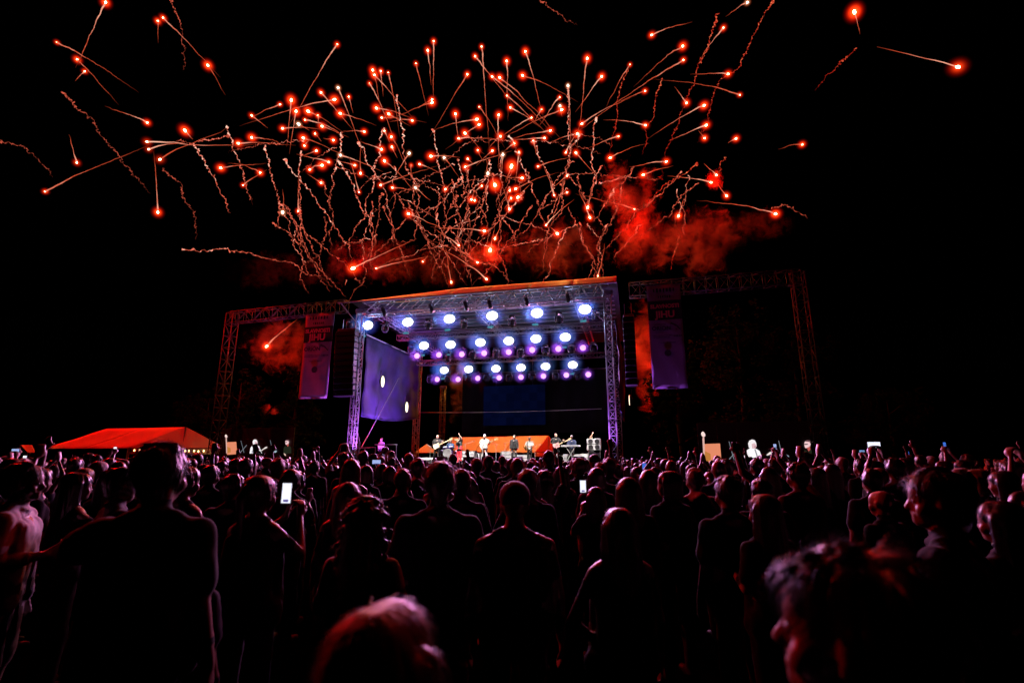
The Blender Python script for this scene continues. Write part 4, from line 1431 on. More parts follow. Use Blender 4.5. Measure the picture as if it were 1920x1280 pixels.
rack(952, 3.6, 0.8, 0.72, "grey equipment case behind the singer in black")
rack(978, 4.0, 1.1, 0.5, "low equipment case between the singer in black and the saxophonist")
rack(1062, 4.6, 1.6, 0.55, "long low case under the keyboard")
rack(1090, 3.6, 1.0, 0.55, "metal edged case at the outer end of the keyboard")

def speaker_stack():
    p = stand(1115, 2.0)
    t = empty("speaker_stack", p, STAGE_ROT, "grey stack of round speakers on a stand beside the dancer", "loudspeaker")
    for k in range(2):
        z = 0.95 + k * 0.36
        c = MB().bbox((0, 0, z), (0.85, 0.45, 0.34), bev=0.02).build("cabinet", mat("light grey cabinet", (0.5, 0.5, 0.54), 0.4), t)
        for s in (-1, 1):
            MB().lathe((s * 0.2, -0.226, z), (0, -1, 0), [(0.15, 0), (0.15, 0.012), (0.12, 0.006), (0.04, -0.02), (0.002, -0.01)], 18).build("cone", M_black, c)
    for x in (-0.36, 0.36):
        for y in (-0.18, 0.18):
            MB().tube((x, y, 0), (x, y, 0.78), 0.018).build("leg", M_alu, t)
    MB().bbox((0, 0, 0.45), (0.7, 0.35, 0.4), bev=0.02).build("lower_cabinet", M_black, t)
speaker_stack()

def wedge(px, d, label):
    p = stand(px, d)
    t = empty("monitor_wedge", p, STAGE_ROT, label, "loudspeaker")
    MB().slab([(-0.35, -0.22, 0), (-0.35, 0.22, 0), (-0.35, 0.16, 0.16), (-0.35, -0.16, 0.38)], (1, 0, 0), 0.70).build("cabinet", M_black, t)
    MB().box((0, 0.012, 0.288), (0.62, 0.32, 0.012), (Vector((1, 0, 0)), Vector((0, .82, -.57)), Vector((0, .57, .82)))).build("grille", mat("speaker grille", (0.02, 0.02, 0.022), 0.35, 0.6), t)
for i, px in enumerate((830, 880, 915, 970, 1035, 1085)):
    wedge(px, -0.3, f"black monitor wedge at the stage edge, {ORD[i]} from the drum side")

# railing and riser on the scrim side
def railing():
    p = stand(700, 0.7)
    a0 = AZ(664, 860, 0.7)[0]; a1 = AZ(742, 860, 0.7)[0]
    t = empty("side_railing", S(a0, 0.7, DECK), STAGE_ROT, "pale railing lit violet beside the scrim side tower", "railing")
    L = a1 - a0
    m = mat("pale railing", (0.66, 0.62, 0.70), 0.4, 0.3)
    n = 4
    for i in range(n + 1):
        MB().tube((L * i / n, 0, 0), (L * i / n, 0, 1.0 if i < 3 else 1.15), 0.03).build("post", m, t)
    MB().tube((0, 0, 0.95), (L * .5, 0, 1.0), 0.03).build("top_rail", m, t)
    MB().bbox((L * .75, 0, 1.17), (L * .5, 0.35, 0.07), bev=0.01).build("table_top", m, t)
    MB().tube((0, 0, 0.10), (L, 0, 0.10), 0.025).build("low_rail", m, t)
    MB().bbox((L * .62, 0.1, 0.38), (0.45, 0.35, 0.35), bev=0.02).build("box", M_pale, t)
    MB().bbox((L * .9, 0.1, 0.3), (0.5, 0.35, 0.5), bev=0.02).build("box", M_black, t)
railing()


# ================================================================ tents
M_tent = mat("white tent canvas", (0.74, 0.72, 0.70), 0.65, vary=0.06, scale=1.0, bump=0.2)
def sheet(name, a, b, c, d, m, parent, origin, sag=0.0, n=8):
    """a canvas panel between four corners with a little sag and real thickness"""
    vs_, fs = [], []
    nrm = (b - a).cross(d - a).normalized()
    for i in range(n + 1):
        for j in range(n + 1):
            u, v = i / n, j / n
            p = (a * (1 - u) + b * u) * (1 - v) + (d * (1 - u) + c * u) * v
            p = p - nrm * (sag * math.sin(math.pi * u) * math.sin(math.pi * v)) + nrm * 0.02 * math.sin(u * 17 + v * 9)
            vs_.append(p - origin)
    for i in range(n):
        for j in range(n):
            k = i * (n + 1) + j
            fs.append((k, k + n + 1, k + n + 2, k + 1))
    mb = MB(); mb.add(vs_, fs)
    o = mb.build(name, m, parent, True)
    o.modifiers.new("thickness", 'SOLIDIFY').thickness = 0.015
    return o

def marquee(A, Bc, C, R1, R2, label, bulbs=(), valance=0.5, panels=2):
    """A far eave corner, Bc near corner, C other gable corner, R1 ridge over the gable, R2 far ridge end"""
    o = Vector((Bc.x, Bc.y, 0))
    t = empty("marquee_tent", o, 0, label, "tent")
    D = A + (C - Bc)
    for k in range(panels):
        f0, f1 = k / panels, (k + 1) / panels - 0.004
        sheet("roof_panel", A.lerp(Bc, f0), A.lerp(Bc, f1), R2.lerp(R1, f1), R2.lerp(R1, f0), M_tent, t, o, 0.12)
        sheet("roof_panel", D.lerp(C, f0), D.lerp(C, f1), R2.lerp(R1, f1), R2.lerp(R1, f0), M_tent, t, o, 0.12)
    g = MB().slab([Bc - o, C - o, R1 - o], (C - Bc).cross(R1 - Bc), 0.015)
    g.build("gable", M_tent, t)
    v = Vector((0, 0, -valance))
    for p, q, nm in ((Bc, C, "valance"),):
        sheet(nm, p + v, q + v, q, p, M_tent, t, o, 0.0, 4)
    post = mat("tent pole", (0.16, 0.16, 0.17), 0.5, 0.5)
    for p in (A, Bc, C, D):
        MB().tube((p.x - o.x, p.y - o.y, 0), p - o, 0.05).build("pole", post, t)
    MB().tube(R1 - o + Vector((0, -0.05, 0)), Vector((R1.x, R1.y, Bc.z - valance)) - o + Vector((0, -0.05, 0)), 0.05).build("king_post", post, t)
    MB().tube(Bc - o + Vector((0, -0.05, -.0)), C - o + Vector((0, -0.05, -.0)), 0.04).build("tie_beam", post, t)
    return t
A_, B_, C_, R1_, R2_ = P(82, 840.5, 46), P(243, 840, 42), P(424, 840, 40), P(349, 800.5, 41), P(200, 803.5, 45)
marquee(A_, B_, C_, R1_, R2_, "red glowing marquee tent with pale bulbs beyond the crowd")
M_bulb = glow("warm bulb", (1.0, 0.55, 0.18), 7.0)
for i, (x, y) in enumerate(((88, 842), (252, 844), (262, 844), (347, 845), (354, 845), (364, 845), (372, 846), (382, 845))):
    p = P(x, y, 39.6 if x > 100 else 45)
    t = empty("festoon_bulb", p, 0, ["festoon bulb at the far eave corner of the red marquee", "festoon bulb hanging under the near corner of the red marquee", "festoon bulb next to the near corner of the red marquee"][i] if i < 3 else "festoon bulb in the row under the marquee gable", "bulb", None if i < 3 else "bulbs under the gable")
    MB().lathe((0, 0, 0), (0, 0, 1), [(0.01, -0.07), (0.04, -0.05), (0.055, 0.0), (0.04, 0.05), (0.02, 0.08)], 12).build("glass", M_bulb, t, True)
    MB().tube((0, 0, 0.08), (0, 0, 0.16), 0.028).build("socket", M_black, t)
# little red roof at the far edge
a, b, c, d = P(38, 833.5, 55), P(60, 833.5, 55), P(67, 848, 53), P(52, 848, 53)
t = empty("market_stall", Vector((c.x, c.y, 0)), 0, "small stall with a red lit sloping roof at the far edge of the field", "stall")
o_ = Vector((c.x, c.y, 0))
sheet("roof_panel", d, c, b, a, M_tent, t, o_, 0.04)
for p in (a, b, c, d):
    MB().tube((p.x - o_.x, p.y - o_.y, 0), p - o_, 0.04).build("pole", M_steel, t)
MB().bbox((-0.3, 0.6, 0.5), (1.6, 0.5, 1.0)).build("counter", M_steel, t)

# orange lit marquee and a pointed tent behind the stage, seen between the players
A_, B_, C_, R1_, R2_ = P(838, 847, 66), P(1003, 848, 62), P(1046, 846, 66), P(1029, 816.5, 64), P(848, 820, 68)
marquee(A_, B_, C_, R1_, R2_, "orange lit marquee behind the band", panels=3)
def pointed_tent():
    c = P(800, 832, 64); o = Vector((c.x, c.y, 0))
    t = empty("pointed_tent", o, 0, "small orange pointed tent behind the bassist", "tent")
    e = P(782, 848, 62).z
    r = 1.25
    q = [Vector((sx * r, sy * r, e)) for sx, sy in ((-1, -1), (1, -1), (1, 1), (-1, 1))]
    top = Vector((0, 0, c.z))
    for i in range(4):
        a, b = q[i], q[(i + 1) % 4]
        MB().slab([a, b, top], (b - a).cross(top - a), 0.012).build("roof_panel", M_tent, t)
        MB().tube((a.x, a.y, 0), a, 0.035).build("pole", M_steel, t)
pointed_tent()

# ================================================================ trees
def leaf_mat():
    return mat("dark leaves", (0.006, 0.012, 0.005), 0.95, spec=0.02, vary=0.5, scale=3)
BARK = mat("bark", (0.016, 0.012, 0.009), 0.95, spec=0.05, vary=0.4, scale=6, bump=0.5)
def tree(px, py_top, depth, spread_px, label, seed):
    rnd = random.Random(seed)
    top = P(px, py_top, depth)
    H = top.z
    rx = spread_px * depth / FPX
    t = empty("tree", (top.x, top.y, 0), rnd.uniform(0, 6), label, "tree", "trees behind the stage")
    tr = MB()
    pts = [Vector((0, 0, 0)), Vector((.1, 0, H * .15)), Vector((-.1, .1, H * .35)), Vector((.05, 0, H * .6)), Vector((0, 0, H * .9))]
    tr.path(pts, [.42, .33, .27, .17, .04], 9)
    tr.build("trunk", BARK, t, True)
    ends = []
    for k in range(14):
        z = H * rnd.uniform(.22, .75); a = rnd.uniform(0, 6.28)
        L = rx * rnd.uniform(.5, .95) * (1.1 - z / H * .5)
        e = Vector((math.cos(a) * L, math.sin(a) * L, z + L * rnd.uniform(.15, .55)))
        br = MB().path([Vector((0, 0, z)), Vector((0, 0, z)).lerp(e, .5) + Vector((0, 0, .25)), e], [.10, .06, .02], 6)
        br.build("limb", BARK, t, True)
        ends += [e, Vector((0, 0, z)).lerp(e, .65)]
    vs_, fs = [], []
    clumps = []
    for e in ends:
        for _ in range(4):
            clumps.append((e + Vector((rnd.gauss(0, .5), rnd.gauss(0, .5), rnd.gauss(0, .45))) * (rx * .22), rnd.uniform(.35, .8) * rx * .24))
    for _ in range(40):
        a = rnd.uniform(0, 6.28); zz = rnd.uniform(.25, 1.0)
        rr = rx * math.sqrt(max(0.05, 1 - ((zz - .5) / .55) ** 2)) * rnd.uniform(.5, 1)
        clumps.append((Vector((math.cos(a) * rr, math.sin(a) * rr, H * zz)), rnd.uniform(.35, .8) * rx * .24))
    for c, r in clumps:
        for _ in range(46):
            d = Vector((rnd.gauss(0, 1), rnd.gauss(0, 1), rnd.gauss(0, .75))).normalized() * (r * rnd.random() ** .4)
            p = c + d
            n = Vector((rnd.gauss(0, 1), rnd.gauss(0, 1), rnd.gauss(0, 1))).normalized()
            x, y, _z = basis(n)
            s = rnd.uniform(.10, .22)
            b = len(vs_)
            vs_ += [p - x * s, p + y * s * .55, p + x * s, p - y * s * .55]
            fs.append((b, b + 1, b + 2, b + 3))
    mb = MB(); mb.add(vs_, fs)
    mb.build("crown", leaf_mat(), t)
tree(1265, 640, 50, 60, "dark tree whose ragged crown shows below the larger banner", 1)
tree(1375, 560, 54, 95, "tallest dark tree behind the larger banner's beam", 2)
tree(1480, 610, 56, 80, "dark tree behind the outer dim mast", 3)
tree(560, 705, 55, 55, "dark tree behind the narrow banner", 4)
tree(455, 700, 58, 60, "dark tree behind the red marquee's gable", 5)
tree(395, 730, 64, 60, "dark tree rising over the ridge of the red marquee", 6)
tree(1660, 735, 60, 75, "low dark tree beyond the crowd on the dark side", 7)

# ================================================================ the crowd
V_NEAR = 0.0105
def near(px, py, depth, rz, label, body, hair_style, hair="dark", top="black", bottom="denim", skin=0, voxel=0.013, strands=0, hair_name="hair", hv=0.011, spread=0.012):
    """a person whose crown the photograph shows at px, py, standing depth metres away"""
    q = P(px, py, depth)
    H = q.z
    b, Mh = person_mesh(voxel, **body)
    h = hair_mesh(hair_style, Mh, hv, int(px), strands, spread)
    NEAR_XY.append((q.x, q.y))
    off = 0.0
    t = place_person(b, h, Vector((q.x, q.y, 0)), H - 0.012, rz, label, None, skin, top, bottom, hair, hair_name=hair_name)
    eyes_for(t, Mh)
    return t
NEAR_XY = [(0, 0)]
D = dict
near(312, 833, 2.3, R(0), "tallest dark silhouette by the marquee side, arm laid over a neighbour's shoulder", D(left="hug", right="down", stance=.13), "short", "black", "black", "black", strands=2500)
near(352, 872, 4.0, R(-18), "bare backed woman in a pale high waist skirt beside the tallest silhouette", D(sex="f", left="down", right="bent", top="bare", legs="skirt"), "bun", "dark", "black", "white", 0)
near(352, 996, 2.55, R(-8), "child with a round dark head below the bare backed woman", D(left="down", right="down"), "short", "dark", "navy", "denim", strands=1200)
near(52, 868, 3.5, R(-62), "man in a white T-shirt turned sideways at the marquee side edge", D(left="down", right="bent", top="shirt", legs="shorts"), "short", "dark", "white", "khaki", voxel=V_NEAR, strands=1500)
near(150, 884, 4.4, R(-30), "person with one hand up between the white T-shirt and the tallest silhouette", D(sex="f", left="bent", right="phone", top="bare"), "long", "dark", "black", "black")
near(232, 878, 4.0, R(-40), "dark haired person whose shoulder carries the tall silhouette's arm", D(left="down", right="clap"), "short", "black", "grey", "black")
near(492, 889, 3.3, R(-14), "woman with bare arms filming with a bright phone", D(sex="f", left="phone", right="phone", top="bare"), "tail", "dark", "black", "denim", voxel=V_NEAR, strands=900)
near(440, 890, 4.6, R(-10), "short haired man just behind the woman filming with the bright phone", D(left="down", right="down"), "short", "brown", "black", "denim")
near(655, 902, 4.0, R(5), "blond woman with loose hair next to the curly haired woman", D(sex="f", left="down", right="down", top="bare"), "longopen", "blond", "black", "black", strands=2500)
near(688, 936, 2.7, R(-5), "curly haired woman rimmed in red light", D(sex="f", left="down", right="bent"), "curly", "red", "white", "black", strands=5000, hv=0.009)
near(826, 868, 3.15, R(2), "broad shouldered man in a dark T-shirt standing behind the centre of the crowd", D(left="down", right="down", stance=.13), "short", "black", "navy", "black", strands=2500)
near(965, 903, 2.95, R(0), "person in a blue cap worn backwards with bare shoulders", D(left="down", right="down", top="bare"), "cap", "blue", "black", "black", hair_name="cap")
near(1116, 911, 5.0, R(8), "woman raising a lit phone near the centre of the crowd", D(sex="f", left="phone", right="down", top="shirt"), "long", "dark", "black", "black")
near(1157, 949, 2.75, R(12), "long haired woman with bare rimmed shoulders in front of the auburn head", D(sex="f", left="hip", right="down", top="bare"), "longopen", "dark", "black", "denim", strands=3000)
near(1176, 893, 4.1, R(5), "auburn haired woman behind the bare shouldered long haired woman", D(sex="f", left="down", right="down"), "long", "red", "black", "black", strands=1500)
near(1748, 880, 2.25, R(38), "big man in black turning his lit face toward the stage", D(left="down", right="down", stance=.13, head_turn=R(18)), "short", "black", "black", "black", voxel=V_NEAR, strands=3000)
near(1866, 936, 2.8, R(20), "wavy haired woman beside the big man in black", D(sex="f", left="down", right="down"), "longopen", "dark", "black", "black", strands=2500)
near(1918, 918, 3.4, R(55), "person in a pale top cut by the picture's edge beside the wavy hair", D(sex="f", left="down", right="bent", top="shirt"), "bob", "dark", "pink", "denim")
near(1568, 1027, 0.84, R(47), "blurred man close to the camera facing sideways with a lit forehead", D(left="down", right="down", head_tilt=R(4)), "short", "dark", "black", "black", voxel=0.0085, strands=5000, hv=0.007, spread=0.002)
near(742, 1112, 0.95, R(-24), "blurred blond head close to the camera at the bottom edge", D(sex="f", left="down", right="down", head_tilt=R(10)), "bob", "blond", "black", "black", voxel=V_NEAR, strands=5000, hv=0.007, spread=0.002)
near(1362, 893, 3.7, R(10), "tall man in dark clothes behind the blurred sideways man", D(left="down", right="down"), "short", "brown", "black", "black", strands=1200)
near(1425, 897, 4.6, R(0), "dark haired man below the singer on the large screen", D(left="down", right="down"), "short", "dark", "black", "black", strands=900)
near(1428, 924, 3.3, R(18), "wavy auburn haired woman in front of the dark haired man", D(sex="f", left="bent", right="down"), "long", "red", "black", "black", strands=2500)
near(1492, 868, 5.0, R(14), "man with a raised bent arm below the large screen", D(left="bent", right="phonehigh"), "short", "brown", "red", "black")
near(1642, 873, 5.6, R(28), "bald man with a rim of orange light on his head", D(left="bent", right="down"), "bald", "dark", "black", "black")
near(1648, 915, 4.2, R(22), "small bald headed person below the bald man", D(left="down", right="down"), "bald", "dark", "black", "black")
near(560, 884, 6.0, R(-6), "man in a dark shirt between the bright phone and the blond hair", D(left="down", right="down"), "short", "dark", "black", "black")
near(757, 880, 5.2, R(0), "person with a pale rimmed head behind the broad shouldered man", D(left="clap", right="clap"), "short", "grey", "navy", "black")
near(880, 893, 5.6, R(0), "woman with straight long hair beside the broad shouldered man", D(sex="f", left="down", right="down"), "long", "brown", "black", "black")
near(1020, 884, 6.2, R(6), "curly haired person between the blue cap and the lit phone", D(left="down", right="up"), "curly", "dark", "black", "black")

# ---------------------------------------------------------------- prototypes for the rest
protos = []
def proto(body, hair_style, phone=None):
    b, Mh = person_mesh(0.020, **body)
    h = hair_mesh(hair_style, Mh, 0.014, len(protos) + 3, 0 if hair_style == 'cap' else 900, 0.010)
    if h is not None: h.materials.append(HAIRM["dark"])
    b2, _ = person_mesh(0.068, fingers=False, **body)
    protos.append((b, h, b2, phone, body))
proto(D(left="down", right="down"), "short")
proto(D(sex="f", left="down", right="down", top="bare"), "long")
proto(D(left="pocket", right="bent", top="long", hood=True), "short")
proto(D(sex="f", left="clap", right="clap"), "tail")
proto(D(left="upwide", right="down", top="long"), "short")
proto(D(sex="f", left="overhead", right="overhead", top="bare"), "longopen")
proto(D(left="phonehigh", right="phonehigh"), "short", "high")
proto(D(sex="f", left="phone", right="phone"), "bun", "low")
proto(D(left="down", right="up", head_turn=R(20)), "cap")
proto(D(left="hip", right="clap", head_turn=R(-25)), "bald")
proto(D(sex="f", left="down", right="bent", head_turn=R(30)), "bob")
POSE = ["man", "long haired woman", "man bending an arm", "clapping woman", "man flinging one arm up", "woman with arms overhead",
        "man filming overhead", "woman filming", "capped person, arm up", "bald man", "bob haired woman"]

M_phone = mat("phone case", (0.01, 0.01, 0.012), 0.3)
PH_COL = [((0.40, 0.50, 0.9), 0.9), ((0.85, 0.86, 1.0), 1.2), ((0.06, 0.20, 0.80), 0.8), ((0.25, 0.42, 0.75), 0.7)]
NPH = [0]
def phone(loc, rz, label, k=0, group=None, tall=True, scale=1.0, tilt=0.0):
    t = empty("smartphone", loc, rz, label, "phone", group)
    t.rotation_euler = (tilt, 0, rz)
    t.scale = (scale,) * 3
    w, h = (0.072, 0.15) if tall else (0.15, 0.072)
    MB().bbox((0, 0.0, 0), (w, 0.009, h), bev=0.004).build("case", M_phone, t)
    col, st = PH_COL[k % 4]
    MB().box((0, -0.0055, 0.004), (w * 0.90, 0.001, h * 0.86)).build("display", glow("phone display %d" % (k % 4), col, st), t)
    MB().box((0, -0.0066, -h * 0.30), (w * 0.5, 0.0008, h * 0.10)).build("display_detail", glow("phone display dark", (0.08, 0.05, 0.35), 0.8), t)
    MB().lathe((w * 0.28, 0.005, h * 0.36), (0, 1, 0), [(0.012, 0), (0.012, 0.002), (0.004, 0.003)], 10).build("camera_lens", M_black, t)
    NPH[0] += 1
    return t
phone(P(538, 925, 2.93), R(-6), "big bright phone held up by the woman with bare arms", 1, scale=0.82)
phone(P(1093, 912, 4.75), R(4), "lit phone held up near the centre of the crowd", 1, scale=0.8)
phone(P(22, 871, 6.2), R(-10), "blue lit phone at the marquee side edge of the crowd", 2, scale=1.05)
phone(P(46, 862, 9.0), R(-4), "pale lit phone above the man in the white T-shirt", 1, scale=1.05)
phone(P(706, 866, 9.0), R(0), "bright phone held sideways below the side railing", 0, tall=False, scale=1.05)
phone(P(1208, 876, 9.5), R(0), "blue phone beside the keyboard side tower's foot", 2, scale=1.1)

COLW = {"black": "black", "navy": "navy", "grey": "grey", "white": "white", "red": "dark red", "green": "olive", "blue": "blue", "pink": "pink"}
ANCH = [(90, "below the small stall"), (240, "below the marquee roof"), (410, "below the marquee gable"), (560, "below the smaller screen"), (650, "below the narrow banner"),
        (770, "below the purple scrim"), (880, "below the drums"), (985, "below the man in white"), (1060, "below the saxophonist"), (1160, "below the keyboard"),
        (1300, "below the larger banner"), (1420, "below the large screen's singer"), (1540, "below the large screen's outer end"), (1700, "past the outer mast"), (9999, "at the dark edge")]
GROUP = "people packed in front of the stage"
rnd = random.Random(4)
cands = []
y = 4.5
while y < 27.5:
    halfw = y * 1.08 + 0.6
    x = -halfw + rnd.uniform(0, .8)
    sp = 0.57 + 0.02 * y
    while x < halfw:
        jx, jy = x + rnd.uniform(-.22, .22), y + rnd.uniform(-.30, .30)
        # the stage stands at an angle: keep the crowd in front of the barrier
        dd = (Vector((jx, jy, 0)) - SL).dot(SV)
        ok = dd < -3.0
        for nx_, ny_ in NEAR_XY:
            if (nx_ - jx) ** 2 + (ny_ - jy) ** 2 < 0.55 ** 2: ok = False
        # the marquee side and the dark side thin out
        if abs(jx) > 12 and rnd.random() < 0.35: ok = False
        if ok: cands.append((jx, jy))
        x += sp
    y += 0.80 + 0.013 * y
cands.sort(key=lambda c: c[1])
print("crowd", len(cands))
TOPS = ["black", "black", "navy", "grey", "black", "white", "black", "red", "green", "navy", "black", "black", "blue", "pink"]
HAIRS = ["dark", "black", "brown", "dark", "black", "brown", "red", "dark", "black", "blond", "grey"]
weights = [20, 17, 13, 9, 8, 6, 4, 5, 6, 2, 9]
far_v, far_f, far_m = [], [], []
foff = 0
NIND = 270
for i, (x, yy) in enumerate(cands):
    k = rnd.choices(range(len(protos)), weights)[0]
    pq = 960 + FPX * x / yy
    if 790 < pq < 1125 and k in (4, 5, 6, 8) and rnd.random() < .75: k = rnd.choice((0, 1, 2, 10))
    b, h, b2, ph, body = protos[k]
    f = body.get("sex") == "f"
    H = rnd.gauss(1.66, .05) if f else rnd.gauss(1.76, .06)
    H = max(1.50, min(1.88, H))
    if yy < 9: H = min(H, 1.74)
    if yy < 5.6: H = min(H, 1.64)
    rz = rnd.gauss(0, .28) + math.atan2(x, 34 - yy) * 0.6
    if i < NIND:
        where = "mid crowd" if yy > 9 else "nearer crowd"
        pxx = 960 + FPX * x / yy
        anchor = next(n_ for lim, n_ in ANCH if pxx < lim)
        topc = rnd.choice(TOPS)
        where = "near the camera" if yy < 7.5 else ("halfway back" if yy < 11 else "far ahead")
        lab = f"{POSE[k]}, {COLW[topc]} top, {where} {anchor}"
        place_person(b, h, Vector((x, yy, 0)), H, rz, lab, GROUP, rnd.randrange(2), topc, rnd.choice(["denim", "black", "khaki", "black"]),
                     "blue" if body is None else rnd.choice(HAIRS), hair_name="cap" if k == 8 else "hair")
        if ph and rnd.random() < 0.45:
            s = H / 1.755
            lp = Vector((0, 0.34, 1.93)) if ph == "high" else Vector((0, 0.42, 1.60))
            p = Matrix.Rotation(rz, 3, 'Z') @ (lp * s) + Vector((x, yy, 0))
            phone(p, rz, f"small lit phone held up {where} {anchor}", rnd.randrange(4), "phones in the crowd", rnd.random() < .6, 1.05)
    else:
        s = H / 1.755
        c, sn = math.cos(rz) * s, math.sin(rz) * s
        co = np.empty(len(b2.vertices) * 3, dtype=np.float64); b2.vertices.foreach_get("co", co); co = co.reshape(-1, 3)
        w = np.empty_like(co)
        w[:, 0] = co[:, 0] * c - co[:, 1] * sn + x; w[:, 1] = co[:, 0] * sn + co[:, 1] * c + yy; w[:, 2] = co[:, 2] * s
        li = np.empty(len(b2.loops), dtype=np.int64); b2.loops.foreach_get("vertex_index", li)
        tot = np.empty(len(b2.polygons), dtype=np.int64); b2.polygons.foreach_get("loop_total", tot)
        if not (tot == 4).all(): continue
        zc = w[li.reshape(-1, 4)[:, 0], 2] / s
        base = np.empty(len(b2.polygons), dtype=np.int64); b2.polygons.foreach_get("material_index", base)
        tm = rnd.choice([1, 1, 2, 3, 4])
        mi = np.where(zc > 1.66, 5, np.where(base == 0, 0, np.where(base == 1, tm, 6)))
        far_v.append(w); far_f.append(li.reshape(-1, 4) + foff); far_m.append(mi); foff += len(w)
if far_v:
    V = np.concatenate(far_v); F = np.concatenate(far_f); Mi = np.concatenate(far_m)
    me = bpy.data.meshes.new("crowd")
    me.vertices.add(len(V)); me.vertices.foreach_set("co", V.ravel())
    me.loops.add(F.size); me.loops.foreach_set("vertex_index", F.ravel().astype(np.int32))
    me.polygons.add(len(F)); me.polygons.foreach_set("loop_start", np.arange(0, F.size, 4, dtype=np.int32))
    for m in (SKIN[0], CLOTH["black"], CLOTH["grey"], CLOTH["white"], CLOTH["red"], HAIRM["dark"], CLOTH["denim"]): me.materials.append(m)
    me.polygons.foreach_set("material_index", Mi.astype(np.int32))
    me.polygons.foreach_set("use_smooth", np.ones(len(F), dtype=bool))
    me.update(calc_edges=True); me.validate()
    o = bpy.data.objects.new("crowd", me); COL.objects.link(o)
    tag(o, "far rows of the crowd close to the stage", kind="stuff")
    print("far crowd faces", len(F))

# ================================================================ fireworks
STARS = """198,5,155,100 306,34,388,120 296,40,296,72 390,123,415,166 107,80,225,152 145,112,205,178 159,134,145,148 276,230,215,207
276,266,430,272 279,280,330,268 300,299,395,255 347,245,358,258 144,305,133,265 85,359,240,290 296,398,290,310 414,315,480,308 456,347,490,325
447,269,530,272 472,217,495,235 472,258,520,268 632,84,563,200 525,196,480,217 546,188,540,255 555,209,545,270 602,174,650,230
634,165,672,265,w 627,187,490,225 654,182,660,205 578,209,630,240 596,217,597,235 572,225,635,250 638,213,690,230 560,233,575,242,w
530,241,595,243 604,237,635,250 569,259,640,290 571,273,580,262 591,251,600,262 625,263,610,260 593,283,575,290 683,247,650,248
616,304,570,292 604,310,590,312 581,318,610,303 638,291,700,315,w 665,310,635,302 676,325,676,275 699,132,712,190 702,141,760,205
714,134,717,170 728,137,745,230 693,157,735,255 706,203,760,218 729,214,760,232 716,221,780,228 734,257,755,300 721,246,728,262
715,280,685,270 721,302,770,350 735,276,742,292 488,324,440,310 813,78,812,170 802,95,806,145 780,120,798,195 810,193,755,215
810,187,790,200 773,226,740,228 876,140,822,230 903,88,915,250 891,106,945,175 923,144,1010,225 937,146,1030,240 950,115,952,200
985,97,1012,195 980,142,1060,180 951,180,1015,240 957,202,1000,230 899,201,935,260 935,216,935,300 854,214,858,255 894,224,830,240
898,234,850,270 872,250,900,280 860,260,930,262 938,256,920,275 767,288,745,325,w 808,293,850,295 833,296,855,325,w 787,308,815,320
771,310,770,330 877,298,885,306 923,283,900,305 896,282,905,300 943,290,940,330,w 873,313,940,290 959,313,950,335 973,286,968,330
964,269,950,280 1021,259,970,262 1032,245,970,258 996,221,950,250 1015,206,1005,225 1000,265,1005,285 1009,312,1060,298 1049,183,1020,225
1050,199,1052,215,w 1053,206,960,250 1101,110,1085,250 1065,161,1070,260,w 1128,144,1090,195 1181,122,1145,185 1222,66,1280,47 1280,87,1210,145
1281,113,1100,235 1209,171,1165,190 1356,53,1320,100 1401,5,1370,25,w 1387,178,1260,155 1365,139,1310,140 1287,193,1270,170 1320,198,1240,245
1324,235,1270,258 1321,259,1312,248 1380,260,1369,266 1159,256,1117,272 1091,232,1170,190 1083,251,1040,265 1210,235,1150,227 1144,296,1200,275
1061,286,1078,255 1080,287,1110,320 1249,303,1195,310 1206,328,1250,315 1343,328,1325,312 1333,342,1270,333 1063,330,1045,345 602,343,582,330
673,360,660,310 714,347,800,318 736,352,780,358 779,352,800,370,w 530,398,530,365,w 559,396,560,340 766,401,820,425 662,503,755,460,b
706,503,790,485 793,490,800,480 915,325,912,300,w 928,347,922,330,b 956,357,940,380 967,354,1030,330 958,372,948,388 971,370,990,350
979,334,955,333 959,312,952,336,b 884,374,888,366 890,376,894,368 835,355,845,345 903,349,890,360 955,392,945,360 908,433,830,427
919,469,925,435,b 928,447,938,425 860,460,825,435 895,492,825,460 846,529,838,475 912,523,825,465 1039,366,1025,325 1063,361,1048,367
1024,422,1065,385 1045,438,1035,430 1102,389,1108,365 1106,408,1090,370 1121,517,1132,470 1189,392,1105,370 1272,405,1280,380 1362,367,1345,345
1454,401,1340,382 1504,271,1470,278 1602,23,1610,55,b 1796,126,1680,97,b 500,649,545,610"""
